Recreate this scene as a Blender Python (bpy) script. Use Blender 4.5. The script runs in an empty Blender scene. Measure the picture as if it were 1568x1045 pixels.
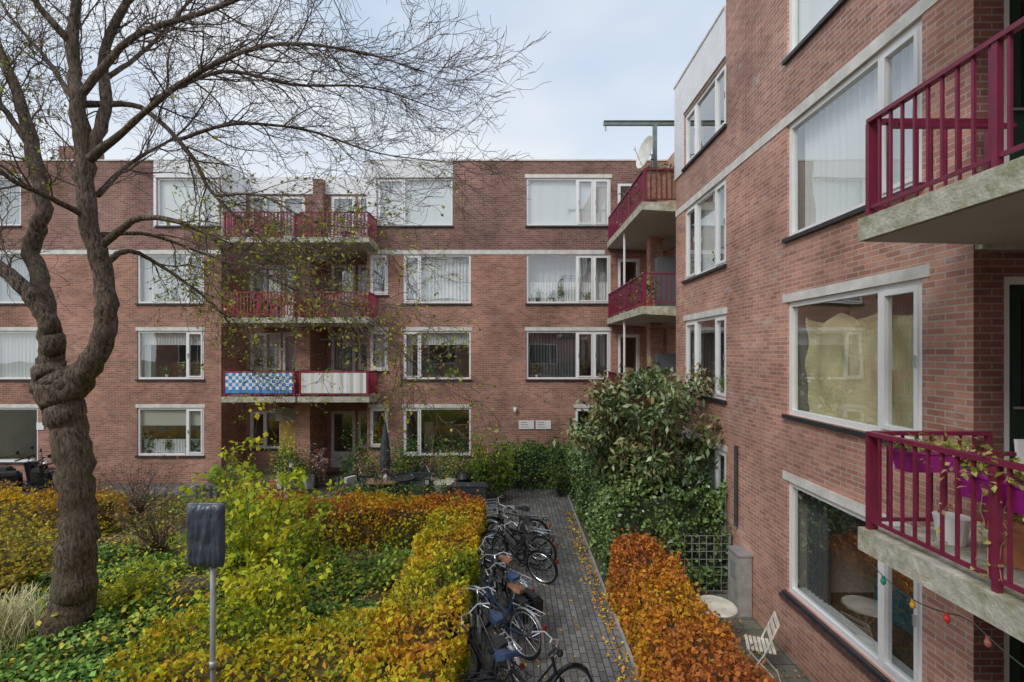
import bpy, math, random, bmesh
import numpy as np
from mathutils import Vector, Matrix, noise
random.seed(7); rng=np.random.default_rng(11)
S=bpy.context.scene
EYE=4.65; F=740.0
def P(px,py,d): return ((px-784)/F*d, d, EYE+(540-py)/F*d)

# ---------------------------------------------------------------- materials
MATS={}
def newmat(name):
    m=bpy.data.materials.new(name); m.use_nodes=True
    nt=m.node_tree; b=nt.nodes['Principled BSDF']; MATS[name]=m
    return m,nt,b
def N(nt,t,**k):
    n=nt.nodes.new(t)
    for a,v in k.items(): setattr(n,a,v)
    return n
def pm(name,col,rough=.6,metal=0,var=.2,scale=6,bump=0,spec=.5,dirt=None,dscale=2,damt=.5):
    m,nt,b=newmat(name); L=nt.links.new
    g=N(nt,'ShaderNodeNewGeometry'); no=N(nt,'ShaderNodeTexNoise'); no.inputs['Scale'].default_value=scale; no.inputs['Detail'].default_value=2
    L(g.outputs['Position'],no.inputs['Vector'])
    mr=N(nt,'ShaderNodeMapRange'); mr.inputs['From Min'].default_value=.3; mr.inputs['From Max'].default_value=.7
    mr.inputs['To Min'].default_value=1-var; mr.inputs['To Max'].default_value=1+var
    L(no.outputs['Fac'],mr.inputs['Value'])
    vm=N(nt,'ShaderNodeVectorMath',operation='SCALE'); vm.inputs[0].default_value=col[:3]
    L(mr.outputs[0],vm.inputs['Scale']); out=vm.outputs[0]
    if dirt:
        n2=N(nt,'ShaderNodeTexNoise'); n2.inputs['Scale'].default_value=dscale; n2.inputs['Detail'].default_value=5; n2.inputs['Roughness'].default_value=.7
        L(g.outputs['Position'],n2.inputs['Vector'])
        r2=N(nt,'ShaderNodeMapRange'); r2.inputs['From Min'].default_value=.45; r2.inputs['From Max'].default_value=.62; r2.inputs['To Max'].default_value=damt
        L(n2.outputs['Fac'],r2.inputs['Value'])
        mx=N(nt,'ShaderNodeMix',data_type='RGBA'); L(r2.outputs[0],mx.inputs['Factor']); L(out,mx.inputs[6]); mx.inputs[7].default_value=(*dirt,1); out=mx.outputs[2]
    L(out,b.inputs['Base Color']); b.inputs['Roughness'].default_value=rough; b.inputs['Metallic'].default_value=metal
    b.inputs['Specular IOR Level'].default_value=spec
    if bump:
        bp=N(nt,'ShaderNodeBump'); bp.inputs['Strength'].default_value=bump; bp.inputs['Distance'].default_value=.01
        n3=N(nt,'ShaderNodeTexNoise'); n3.inputs['Scale'].default_value=scale*5; n3.inputs['Detail'].default_value=3; L(g.outputs['Position'],n3.inputs['Vector'])
        L(n3.outputs['Fac'],bp.inputs['Height']); L(bp.outputs[0],b.inputs['Normal'])
    return m
def brickmat(name,c1,c2,mortar,bw=.215,rh=.068,ms=.008,floor=False,white=.3,patch=(.5,.42,.38),offset=.5,moss=None):
    m,nt,b=newmat(name); L=nt.links.new; nt.nodes.remove(b); b=N(nt,'ShaderNodeBsdfDiffuse'); L(b.outputs[0],nt.nodes['Material Output'].inputs[0])
    g=N(nt,'ShaderNodeNewGeometry'); sp=N(nt,'ShaderNodeSeparateXYZ'); L(g.outputs['Position'],sp.inputs[0])
    cb=N(nt,'ShaderNodeCombineXYZ')
    if floor:
        L(sp.outputs[1],cb.inputs[0]); L(sp.outputs[0],cb.inputs[1])
    else:
        sn=N(nt,'ShaderNodeSeparateXYZ'); L(g.outputs['True Normal'],sn.inputs[0])
        ax=N(nt,'ShaderNodeMath',operation='ABSOLUTE'); ay=N(nt,'ShaderNodeMath',operation='ABSOLUTE'); L(sn.outputs[0],ax.inputs[0]); L(sn.outputs[1],ay.inputs[0])
        m1=N(nt,'ShaderNodeMath',operation='MULTIPLY'); m2=N(nt,'ShaderNodeMath',operation='MULTIPLY'); L(sp.outputs[0],m1.inputs[0]); L(ay.outputs[0],m1.inputs[1]); L(sp.outputs[1],m2.inputs[0]); L(ax.outputs[0],m2.inputs[1])
        ad=N(nt,'ShaderNodeMath',operation='ADD'); L(m1.outputs[0],ad.inputs[0]); L(m2.outputs[0],ad.inputs[1]); L(ad.outputs[0],cb.inputs[0]); L(sp.outputs[2],cb.inputs[1])
    bt=N(nt,'ShaderNodeTexBrick'); bt.offset=offset; L(cb.outputs[0],bt.inputs['Vector'])
    for k,v in (('Scale',1),('Brick Width',bw),('Row Height',rh),('Mortar Size',ms),('Mortar Smooth',.2),('Bias',0)): bt.inputs[k].default_value=v
    bt.inputs['Color1'].default_value=(*c1,1); bt.inputs['Color2'].default_value=(*c2,1); bt.inputs['Mortar'].default_value=(*mortar,1)
    no=N(nt,'ShaderNodeTexNoise'); no.inputs['Scale'].default_value=.55; no.inputs['Detail'].default_value=7; no.inputs['Roughness'].default_value=.74; L(g.outputs['Position'],no.inputs['Vector'])
    mr=N(nt,'ShaderNodeMapRange'); mr.inputs['From Min'].default_value=.32; mr.inputs['From Max'].default_value=.68; mr.inputs['To Min'].default_value=.62; mr.inputs['To Max'].default_value=1.32; L(no.outputs['Fac'],mr.inputs['Value'])
    vm=N(nt,'ShaderNodeVectorMath',operation='SCALE'); L(bt.outputs['Color'],vm.inputs[0]); L(mr.outputs[0],vm.inputs['Scale'])
    n2=N(nt,'ShaderNodeTexNoise'); n2.inputs['Scale'].default_value=.8; n2.inputs['Detail'].default_value=6; n2.inputs['Roughness'].default_value=.85
    mp=N(nt,'ShaderNodeMapping'); mp.inputs['Scale'].default_value=(1,1,2.2) if not floor else (1,1,1); mp.inputs['Location'].default_value=(3,8,5); L(g.outputs['Position'],mp.inputs[0]); L(mp.outputs[0],n2.inputs['Vector'])
    r2=N(nt,'ShaderNodeMapRange'); r2.inputs['From Min'].default_value=.56; r2.inputs['From Max'].default_value=.66; r2.inputs['To Max'].default_value=white; L(n2.outputs['Fac'],r2.inputs['Value'])
    mx=N(nt,'ShaderNodeMix',data_type='RGBA'); L(r2.outputs[0],mx.inputs['Factor']); L(vm.outputs[0],mx.inputs[6]); mx.inputs[7].default_value=(*patch,1); out=mx.outputs[2]
    if moss:
        n4=N(nt,'ShaderNodeTexNoise'); n4.inputs['Scale'].default_value=.9; n4.inputs['Detail'].default_value=5; n4.inputs['Roughness'].default_value=.75; L(g.outputs['Position'],n4.inputs['Vector'])
        r4=N(nt,'ShaderNodeMapRange'); r4.inputs['From Min'].default_value=.46; r4.inputs['From Max'].default_value=.64; r4.inputs['To Max'].default_value=.6; L(n4.outputs['Fac'],r4.inputs['Value'])
        mx2=N(nt,'ShaderNodeMix',data_type='RGBA'); L(r4.outputs[0],mx2.inputs['Factor']); L(out,mx2.inputs[6]); mx2.inputs[7].default_value=(*moss,1); out=mx2.outputs[2]
    L(out,b.inputs['Color'])
    bp=N(nt,'ShaderNodeBump',invert=True); bp.inputs['Strength'].default_value=.6; bp.inputs['Distance'].default_value=.007; L(bt.outputs['Fac'],bp.inputs['Height']); L(bp.outputs[0],b.inputs['Normal'])
    return m
def leafmat(name,trans=.3):
    m,nt,b=newmat(name); L=nt.links.new; nt.nodes.remove(b)
    a=N(nt,'ShaderNodeAttribute',attribute_name='Col'); d=N(nt,'ShaderNodeBsdfDiffuse'); L(a.outputs['Color'],d.inputs['Color']); o=d.outputs[0]
    if trans:
        t=N(nt,'ShaderNodeBsdfTranslucent'); L(a.outputs['Color'],t.inputs['Color'])
        mx=N(nt,'ShaderNodeMixShader'); mx.inputs[0].default_value=trans; L(d.outputs[0],mx.inputs[1]); L(t.outputs[0],mx.inputs[2]); o=mx.outputs[0]
    L(o,nt.nodes['Material Output'].inputs[0]); return m
def glossleaf(name):
    m,nt,b=newmat(name); L=nt.links.new; nt.nodes.remove(b)
    a=N(nt,'ShaderNodeAttribute',attribute_name='Col'); d=N(nt,'ShaderNodeBsdfDiffuse'); L(a.outputs['Color'],d.inputs['Color'])
    g=N(nt,'ShaderNodeBsdfGlossy'); g.inputs['Roughness'].default_value=.4; g.inputs['Color'].default_value=(1,1,1,1)
    m2=N(nt,'ShaderNodeMixShader'); m2.inputs[0].default_value=.08; L(d.outputs[0],m2.inputs[1]); L(g.outputs[0],m2.inputs[2]); L(m2.outputs[0],nt.nodes['Material Output'].inputs[0]); return m
def glassmat():
    m,nt,b=newmat('window_glass'); L=nt.links.new; nt.nodes.remove(b)
    tr=N(nt,'ShaderNodeBsdfTransparent'); tr.inputs[0].default_value=(.93,.96,.95,1)
    gl=N(nt,'ShaderNodeBsdfGlossy'); gl.inputs['Roughness'].default_value=.012; gl.inputs['Color'].default_value=(.95,.97,1,1)
    g=N(nt,'ShaderNodeNewGeometry'); no=N(nt,'ShaderNodeTexNoise'); no.inputs['Scale'].default_value=1.2; no.inputs['Detail'].default_value=1; L(g.outputs['Position'],no.inputs['Vector'])
    bp=N(nt,'ShaderNodeBump'); bp.inputs['Strength'].default_value=.12; bp.inputs['Distance'].default_value=.02; L(no.outputs['Fac'],bp.inputs['Height']); L(bp.outputs[0],gl.inputs['Normal'])
    lw=N(nt,'ShaderNodeLayerWeight'); lw.inputs[0].default_value=.5
    pw=N(nt,'ShaderNodeMath',operation='POWER'); L(lw.outputs['Facing'],pw.inputs[0]); pw.inputs[1].default_value=3.0
    ma=N(nt,'ShaderNodeMath',operation='MULTIPLY_ADD',use_clamp=True); L(pw.outputs[0],ma.inputs[0]); ma.inputs[1].default_value=.75; ma.inputs[2].default_value=.22
    mx=N(nt,'ShaderNodeMixShader'); L(ma.outputs[0],mx.inputs[0]); L(tr.outputs[0],mx.inputs[1]); L(gl.outputs[0],mx.inputs[2]); L(mx.outputs[0],nt.nodes['Material Output'].inputs[0])
    return m
def clothmat(name,col,trans=.1):
    m,nt,b=newmat(name); nt.nodes.remove(b); L=nt.links.new
    d=N(nt,'ShaderNodeBsdfDiffuse'); d.inputs[0].default_value=(*col,1); t=N(nt,'ShaderNodeBsdfTranslucent'); t.inputs[0].default_value=(*col,1); mx=N(nt,'ShaderNodeMixShader'); mx.inputs[0].default_value=trans
    L(d.outputs[0],mx.inputs[1]); L(t.outputs[0],mx.inputs[2]); L(mx.outputs[0],nt.nodes['Material Output'].inputs[0]); return m
def barkmat():
    m,nt,b=newmat('tree_bark'); L=nt.links.new
    g=N(nt,'ShaderNodeNewGeometry'); mp=N(nt,'ShaderNodeMapping'); mp.inputs['Scale'].default_value=(1,1,.28); L(g.outputs['Position'],mp.inputs[0])
    n1=N(nt,'ShaderNodeTexNoise'); n1.inputs['Scale'].default_value=30; n1.inputs['Detail'].default_value=4; n1.inputs['Roughness'].default_value=.7; n1.inputs['Distortion'].default_value=.6; L(mp.outputs[0],n1.inputs['Vector'])
    cr=N(nt,'ShaderNodeValToRGB'); e=cr.color_ramp.elements; e[0].position=.36; e[0].color=(.04,.03,.023,1); e[1].position=.62; e[1].color=(.30,.225,.175,1); L(n1.outputs['Fac'],cr.inputs[0])
    n2=N(nt,'ShaderNodeTexNoise'); n2.inputs['Scale'].default_value=2.2; n2.inputs['Detail'].default_value=4; L(g.outputs['Position'],n2.inputs['Vector'])
    r2=N(nt,'ShaderNodeMapRange'); r2.inputs['From Min'].default_value=.45; r2.inputs['From Max'].default_value=.65; r2.inputs['To Max'].default_value=.55; L(n2.outputs['Fac'],r2.inputs['Value'])
    mx=N(nt,'ShaderNodeMix',data_type='RGBA'); L(r2.outputs[0],mx.inputs['Factor']); L(cr.outputs[0],mx.inputs[6]); mx.inputs[7].default_value=(.13,.105,.065,1); L(mx.outputs[2],b.inputs['Base Color'])
    b.inputs['Roughness'].default_value=.95; b.inputs['Specular IOR Level'].default_value=.2
    bp=N(nt,'ShaderNodeBump'); bp.inputs['Strength'].default_value=1; bp.inputs['Distance'].default_value=.05; L(n1.outputs['Fac'],bp.inputs['Height']); L(bp.outputs[0],b.inputs['Normal']); return m
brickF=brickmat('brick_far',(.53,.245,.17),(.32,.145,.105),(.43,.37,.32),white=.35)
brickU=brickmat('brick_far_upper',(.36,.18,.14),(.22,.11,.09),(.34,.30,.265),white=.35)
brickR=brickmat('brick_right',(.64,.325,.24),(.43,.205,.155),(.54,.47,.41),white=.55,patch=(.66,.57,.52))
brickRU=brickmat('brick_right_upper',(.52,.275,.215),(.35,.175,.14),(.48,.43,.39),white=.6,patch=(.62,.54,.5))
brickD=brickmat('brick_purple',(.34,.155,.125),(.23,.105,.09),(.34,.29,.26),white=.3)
paver=brickmat('path_pavers',(.29,.28,.27),(.18,.175,.17),(.08,.08,.065),bw=.21,rh=.105,ms=.008,floor=True,white=.4,patch=(.36,.35,.33),moss=(.115,.115,.085))
patiom=brickmat('patio_tiles',(.28,.27,.24),(.20,.195,.18),(.09,.09,.07),bw=.3,rh=.3,ms=.008,floor=True,white=.3,patch=(.33,.32,.27),offset=0,moss=(.12,.14,.07))
white=pm('white_frame',(.88,.88,.87),.35,var=.03)
whitep=pm('white_panel',(.84,.85,.86),.5,var=.05,dirt=(.62,.62,.6),damt=.3)
lint=pm('concrete_lintel',(.74,.72,.67),.8,var=.12,scale=4,dirt=(.46,.45,.41),dscale=3,damt=.4,bump=.3)
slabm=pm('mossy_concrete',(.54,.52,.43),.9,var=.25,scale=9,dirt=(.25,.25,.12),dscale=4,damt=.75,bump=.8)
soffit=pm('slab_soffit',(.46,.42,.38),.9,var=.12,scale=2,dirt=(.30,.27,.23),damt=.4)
sill=pm('slate_sill',(.035,.035,.04),.5,var=.3)
sillb=pm('brick_sill',(.10,.055,.05),.7,var=.35,scale=20)
maroon=pm('maroon_paint',(.21,.02,.058),.38,var=.15)
maroonB=pm('maroon_bright',(.36,.035,.075),.5,var=.2)  # brighter maroon for the far railings
glass=glassmat()
room=pm('room_wall',(.5,.47,.42),.9,var=.2,scale=1)
roomf=pm('room_floor',(.16,.11,.07),.7,var=.2,scale=3)
c_white=clothmat('curtain_white',(.92,.92,.91)); c_grey=clothmat('curtain_grey',(.16,.16,.17)); c_yel=clothmat('curtain_yellow',(.84,.74,.46)); c_cream=clothmat('curtain_cream',(.7,.67,.57))
c_net=clothmat('curtain_net',(.70,.72,.73),.15)
roofm=pm('roof_bitumen',(.06,.06,.06),.9)
bark=barkmat()
twig=pm('twig_bark',(.13,.10,.085),.9,var=.3,scale=4,spec=.2)
leafm=leafmat('leaf'); leafd=leafmat('matte_leaf',0); leafg=glossleaf('glossy_leaf')
soil=pm('soil',(.15,.12,.08),.95,var=.5,scale=2.5,bump=1,dirt=(.12,.16,.06),dscale=1.2,damt=.8)
black=pm('black_rubber',(.02,.02,.021),.6,var=.2); steel=pm('steel',(.7,.71,.73),.3,metal=.8,var=.1); galv=pm('galvanised',(.5,.53,.55),.45,metal=.5,var=.15)
gblack=pm('black_gloss',(.015,.016,.018),.25,var=.1); navy=pm('navy_paint',(.03,.06,.13),.3); green=pm('green_door',(.02,.05,.035),.4)
redp=pm('red_paint',(.28,.02,.02),.3); tealp=pm('teal_fabric',(.04,.2,.24),.8); brown=pm('brown_leather',(.28,.13,.07),.5); creamp=pm('cream_paint',(.78,.74,.62),.4)
planterp=pm('purple_plastic',(.38,.02,.26),.35); terra=pm('terracotta',(.55,.21,.10),.75); wood=pm('wood',(.36,.21,.12),.7,var=.35,scale=12)
plastic=pm('plastic_wrap',(.08,.095,.12),.3,var=.25,scale=5,bump=.5); anth=pm('anthracite',(.06,.065,.07),.6); hoist=pm('hoist_green',(.20,.27,.25),.5)
yellowd=pm('yellow_door',(.6,.42,.12),.5); bluec=pm('blue_cloth',(.08,.30,.68),.8); cols=pm('strand_wire',(.03,.05,.03),.6)
core=pm('hedge_core',(.12,.09,.04),1,var=.5,scale=8); coreg=pm('hedge_core_green',(.035,.05,.025),1,var=.5,scale=8)
edge=pm('kerb_concrete',(.40,.39,.36),.85,var=.2,bump=.3); grassm=pm('dry_grass',(.62,.58,.32),.8,var=.4,scale=9); lawn=pm('artificial_lawn',(.08,.26,.05),.9,var=.3,scale=20)

# ---------------------------------------------------------------- builder
class B:
    def __init__(s): s.v=[];s.f=[];s.m=[];s.mats=[]
    def mi(s,m):
        if m not in s.mats: s.mats.append(m)
        return s.mats.index(m)
    def face(s,pts,m):
        i=len(s.v); s.v+= [tuple(p) for p in pts]; s.f.append(tuple(range(i,i+len(pts)))); s.m.append(s.mi(m))
    def hexa(s,p,m):
        i=len(s.v); s.v+=[tuple(q) for q in p]
        for f in ((0,3,2,1),(4,5,6,7),(0,1,5,4),(1,2,6,5),(2,3,7,6),(3,0,4,7)): s.f.append(tuple(i+k for k in f)); s.m.append(s.mi(m))
    def box(s,x0,x1,y0,y1,z0,z1,m):
        s.hexa([(x0,y0,z0),(x1,y0,z0),(x1,y1,z0),(x0,y1,z0),(x0,y0,z1),(x1,y0,z1),(x1,y1,z1),(x0,y1,z1)],m)
    def mbox(s,M,u0,u1,d0,d1,z0,z1,m):
        s.hexa([M(u0,d0,z0),M(u1,d0,z0),M(u1,d1,z0),M(u0,d1,z0),M(u0,d0,z1),M(u1,d0,z1),M(u1,d1,z1),M(u0,d1,z1)],m)
    def tube(s,pts,rad,m,n=6,cap=True):
        pts=[Vector(p) for p in pts]
        if not hasattr(rad,'__len__'): rad=[rad]*len(pts)
        i0=len(s.v); mi=s.mi(m); up=None
        for k,p in enumerate(pts):
            t=(pts[min(k+1,len(pts)-1)]-pts[max(k-1,0)])
            if t.length<1e-9: t=Vector((0,0,1))
            t.normalize()
            if up is None:
                up=Vector((0,0,1)) if abs(t.z)<.9 else Vector((1,0,0))
            a=up-t*up.dot(t)
            if a.length<1e-5: a=t.orthogonal()
            a.normalize(); up=a; b=t.cross(a)
            for j in range(n):
                an=2*math.pi*j/n; q=p+(a*math.cos(an)+b*math.sin(an))*rad[k]; s.v.append((q.x,q.y,q.z))
        for k in range(len(pts)-1):
            for j in range(n):
                a=i0+k*n+j; b=i0+k*n+(j+1)%n; s.f.append((a,b,b+n,a+n)); s.m.append(mi)
        if cap:
            s.f.append(tuple(i0+j for j in reversed(range(n)))); s.m.append(mi)
            k=i0+(len(pts)-1)*n; s.f.append(tuple(k+j for j in range(n))); s.m.append(mi)
    def ring(s,c,R,r,m,n=28,k=6,a0=0,a1=2*math.pi,axis='y'):
        pts=[]
        for j in range(n+1):
            a=a0+(a1-a0)*j/n
            if axis=='y': pts.append((c[0]+R*math.cos(a),c[1],c[2]+R*math.sin(a)))
            else: pts.append((c[0]+R*math.cos(a),c[1]+R*math.sin(a),c[2]))
        s.tube(pts,r,m,k,cap=False)
    def lathe(s,c,prof,m,n=16):
        i0=len(s.v); mi=s.mi(m)
        for r,z in prof:
            for j in range(n):
                a=2*math.pi*j/n; s.v.append((c[0]+r*math.cos(a),c[1]+r*math.sin(a),c[2]+z))
        for k in range(len(prof)-1):
            for j in range(n):
                a=i0+k*n+j;b=i0+k*n+(j+1)%n; s.f.append((a,b,b+n,a+n)); s.m.append(mi)
        s.f.append(tuple(i0+j for j in range(n))); s.m.append(mi)
        k=i0+(len(prof)-1)*n; s.f.append(tuple(k+j for j in range(n))); s.m.append(mi)
    def obj(s,name,parent=None,smooth=False):
        me=bpy.data.meshes.new(name); me.from_pydata(s.v,[],s.f)
        for m in s.mats: me.materials.append(m)
        me.polygons.foreach_set('material_index',s.m)
        if smooth: me.polygons.foreach_set('use_smooth',[True]*len(s.f))
        me.update(); o=bpy.data.objects.new(name,me); S.collection.objects.link(o)
        if parent: o.parent=parent
        return o
def empty(name,loc=(0,0,0)):
    e=bpy.data.objects.new(name,None); e.location=loc; S.collection.objects.link(e); return e

# ---------------------------------------------------------------- leaves
def nz(p,fr=1.0,s=0.0):
    x,y,z=p[:,0]*fr+s,p[:,1]*fr+s*1.7,p[:,2]*fr+s*.6
    return (np.sin(2.1*x+1.3*y+.7*z)+np.sin(-1.7*x+2.9*y+1.9*z+1.1)+np.sin(3.7*x-2.3*y+3.1*z+2.3)*.6+np.sin(5.9*x+4.7*y-5.3*z)*.4)/3.0
def pal(t,stops):
    t=np.clip(t,0,.9999)*(len(stops)-1); i=t.astype(int); f=(t-i)[:,None]; s=np.array(stops); return s[i]*(1-f)+s[i+1]*f
def leaves(name,C,size,col,mat,parent=None,aspect=.62,up=.3,droop=0.0):
    n=len(C); sz=size*(.6+.8*rng.random(n))[:,None]
    d=rng.normal(size=(n,3)); d[:,2]-=droop; d/=np.linalg.norm(d,axis=1)[:,None]
    nn=rng.normal(size=(n,3)); nn[:,2]+=up*3; nn-=d*(nn*d).sum(1)[:,None]; nn/=np.linalg.norm(nn,axis=1)[:,None]
    w=np.cross(d,nn); A=C-d*sz*.5; Bp=C+w*sz*.5*aspect+nn*sz*.12; T=C+d*sz*.5; D=C-w*sz*.5*aspect+nn*sz*.12
    v=np.stack([A,Bp,T,D],1).reshape(-1,3)
    me=bpy.data.meshes.new(name); me.vertices.add(4*n); me.vertices.foreach_set('co',v.ravel().astype('f'))
    me.loops.add(4*n); me.loops.foreach_set('vertex_index',np.arange(4*n,dtype='i')); me.polygons.add(n); me.polygons.foreach_set('loop_start',np.arange(0,4*n,4,dtype='i'))
    me.polygons.foreach_set('loop_total',np.full(n,4,dtype='i'))
    a=me.attributes.new('Col','FLOAT_COLOR','POINT'); c=np.ones((n,4)); c[:,:3]=np.clip(col*(.65+.7*rng.random(n))[:,None],0,.85)
    a.data.foreach_set('color',np.repeat(c,4,0).ravel().astype('f')); me.materials.append(mat); me.update(calc_edges=True); me.validate()
    o=bpy.data.objects.new(name,me); S.collection.objects.link(o)
    if parent: o.parent=parent
    return o
AUT=[(.16,.26,.04),(.45,.50,.05),(.82,.68,.05),(.85,.46,.045),(.80,.32,.05),(.58,.21,.07)]
GRN=[(.055,.10,.035),(.10,.18,.05),(.17,.28,.07),(.30,.41,.11)]
def hedge_pts(x0,x1,y0,y1,h,n,z0=.0,lump=.12):
    w,l=x1-x0,y1-y0; ar=np.array([w*l*1.4,l*h,l*h,w*h,w*h]); ar/=ar.sum(); k=rng.choice(5,n,p=ar)
    a,b=rng.random(n),rng.random(n); dep=rng.exponential(.07,n); dep=np.minimum(dep,.35)-.05
    X=x0+a*w; Y=y0+a*l; Z=z0+b*(h-z0)
    p=np.zeros((n,3))
    p[:,0]=np.where(k==0,X,np.where(k==1,x0+dep,np.where(k==2,x1-dep,X))); p[:,1]=np.where(k==0,y0+b*l,np.where(k<3,Y,np.where(k==3,y0+dep,y1-dep)))
    p[:,2]=np.where(k==0,h-dep,Z)
    q=nz(p,1.6); r=nz(p,3.4,4.)
    p[:,2]+=(p[:,2]/h)*(q*lump+r*lump*.6); p[:,0]+=nz(p,2.,9.)*lump*.8; p[:,1]+=nz(p,2.,5.)*lump*.8
    return p
def hedge(name,boxes,h,dens,colf,size=.062,mat=None,corem=None,lump=.12,shoots=22):
    e=empty(name); b=B(); pts=[]
    for (x0,x1,y0,y1) in boxes:
        i=.18; b.box(x0+i,x1-i,y0+i,y1-i,.02,h-.22,corem or core)  # dark filler box added inside so the hedge is not see-through
        A=(x1-x0)*(y1-y0)+2*h*((x1-x0)+(y1-y0)); pts.append(hedge_pts(x0,x1,y0,y1,h,int(A*dens),lump=lump))
        for k in range(int((x1-x0+y1-y0)*shoots)):
            x,y=random.uniform(x0+.02,x1-.02),random.uniform(y0+.02,y1-.02); L=random.uniform(.05,.32); dx,dy=random.gauss(0,.08),random.gauss(0,.08)
            b.tube([(x,y,h-.15),(x+dx*.5,y+dy*.5,h+L*.4),(x+dx,y+dy,h+L)],.003,twig,3,cap=False)
            pts.append(np.array([[x+dx*f,y+dy*f,h-.1+(L+.1)*f] for f in (.5,.7,.85,1)])+rng.normal(size=(4,3))*.03)
    b.obj('core_and_shoots',e); p=np.concatenate(pts); leaves('leaves',p,size,colf(p),mat or leafm,e); return e

# ---------------------------------------------------------------- facade tools
class Bld:
    def __init__(s,name): s.e=empty(name); s.w=B(); s.f=B(); s.g=B(); s.i=B(); s.x=B(); s.pl=[]
    def done(s):
        s.w.obj('walls',s.e); s.f.obj('frames_and_trim',s.e)
        if s.g.v: s.g.obj('glazing',s.e); s.i.obj('rooms_and_curtains',s.e); s.x.obj('balconies_and_fittings',s.e)
        if s.pl:
            p=np.concatenate(s.pl); leaves('window_plants',p,.09,pal(rng.random(len(p)),GRN),leafd,s.e)
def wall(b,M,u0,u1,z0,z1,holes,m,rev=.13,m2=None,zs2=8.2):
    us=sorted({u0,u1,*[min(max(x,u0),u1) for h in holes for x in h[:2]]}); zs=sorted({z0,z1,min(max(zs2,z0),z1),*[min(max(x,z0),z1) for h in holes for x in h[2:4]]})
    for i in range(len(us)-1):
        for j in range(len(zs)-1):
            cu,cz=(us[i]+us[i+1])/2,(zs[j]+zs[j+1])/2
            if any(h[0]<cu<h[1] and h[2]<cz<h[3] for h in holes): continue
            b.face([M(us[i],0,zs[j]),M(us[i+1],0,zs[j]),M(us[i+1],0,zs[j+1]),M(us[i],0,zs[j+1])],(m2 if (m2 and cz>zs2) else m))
    for h in holes:
        a,c,e,g=h[:4]
        for (p,q) in (((a,e),(c,e)),((a,g),(c,g)),((a,e),(a,g)),((c,e),(c,g))):
            b.face([M(p[0],0,p[1]),M(q[0],0,q[1]),M(q[0],rev,q[1]),M(p[0],rev,p[1])],m)
def curtain(b,M,u0,u1,d,z0,z1,m,amp=.035,wl=.12,ph=0):
    n=max(6,int((u1-u0)/wl*6)); pr=None
    for k in range(n+1):
        u=u0+(u1-u0)*k/n; dd=d+amp*math.sin(ph+2*math.pi*(u-u0)/wl+.8*math.sin(u*7))
        if pr: b.face([M(pr[0],pr[1],z0),M(u,dd,z0),M(u,dd,z1),M(pr[0],pr[1],z1)],m)
        pr=(u,dd)
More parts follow.
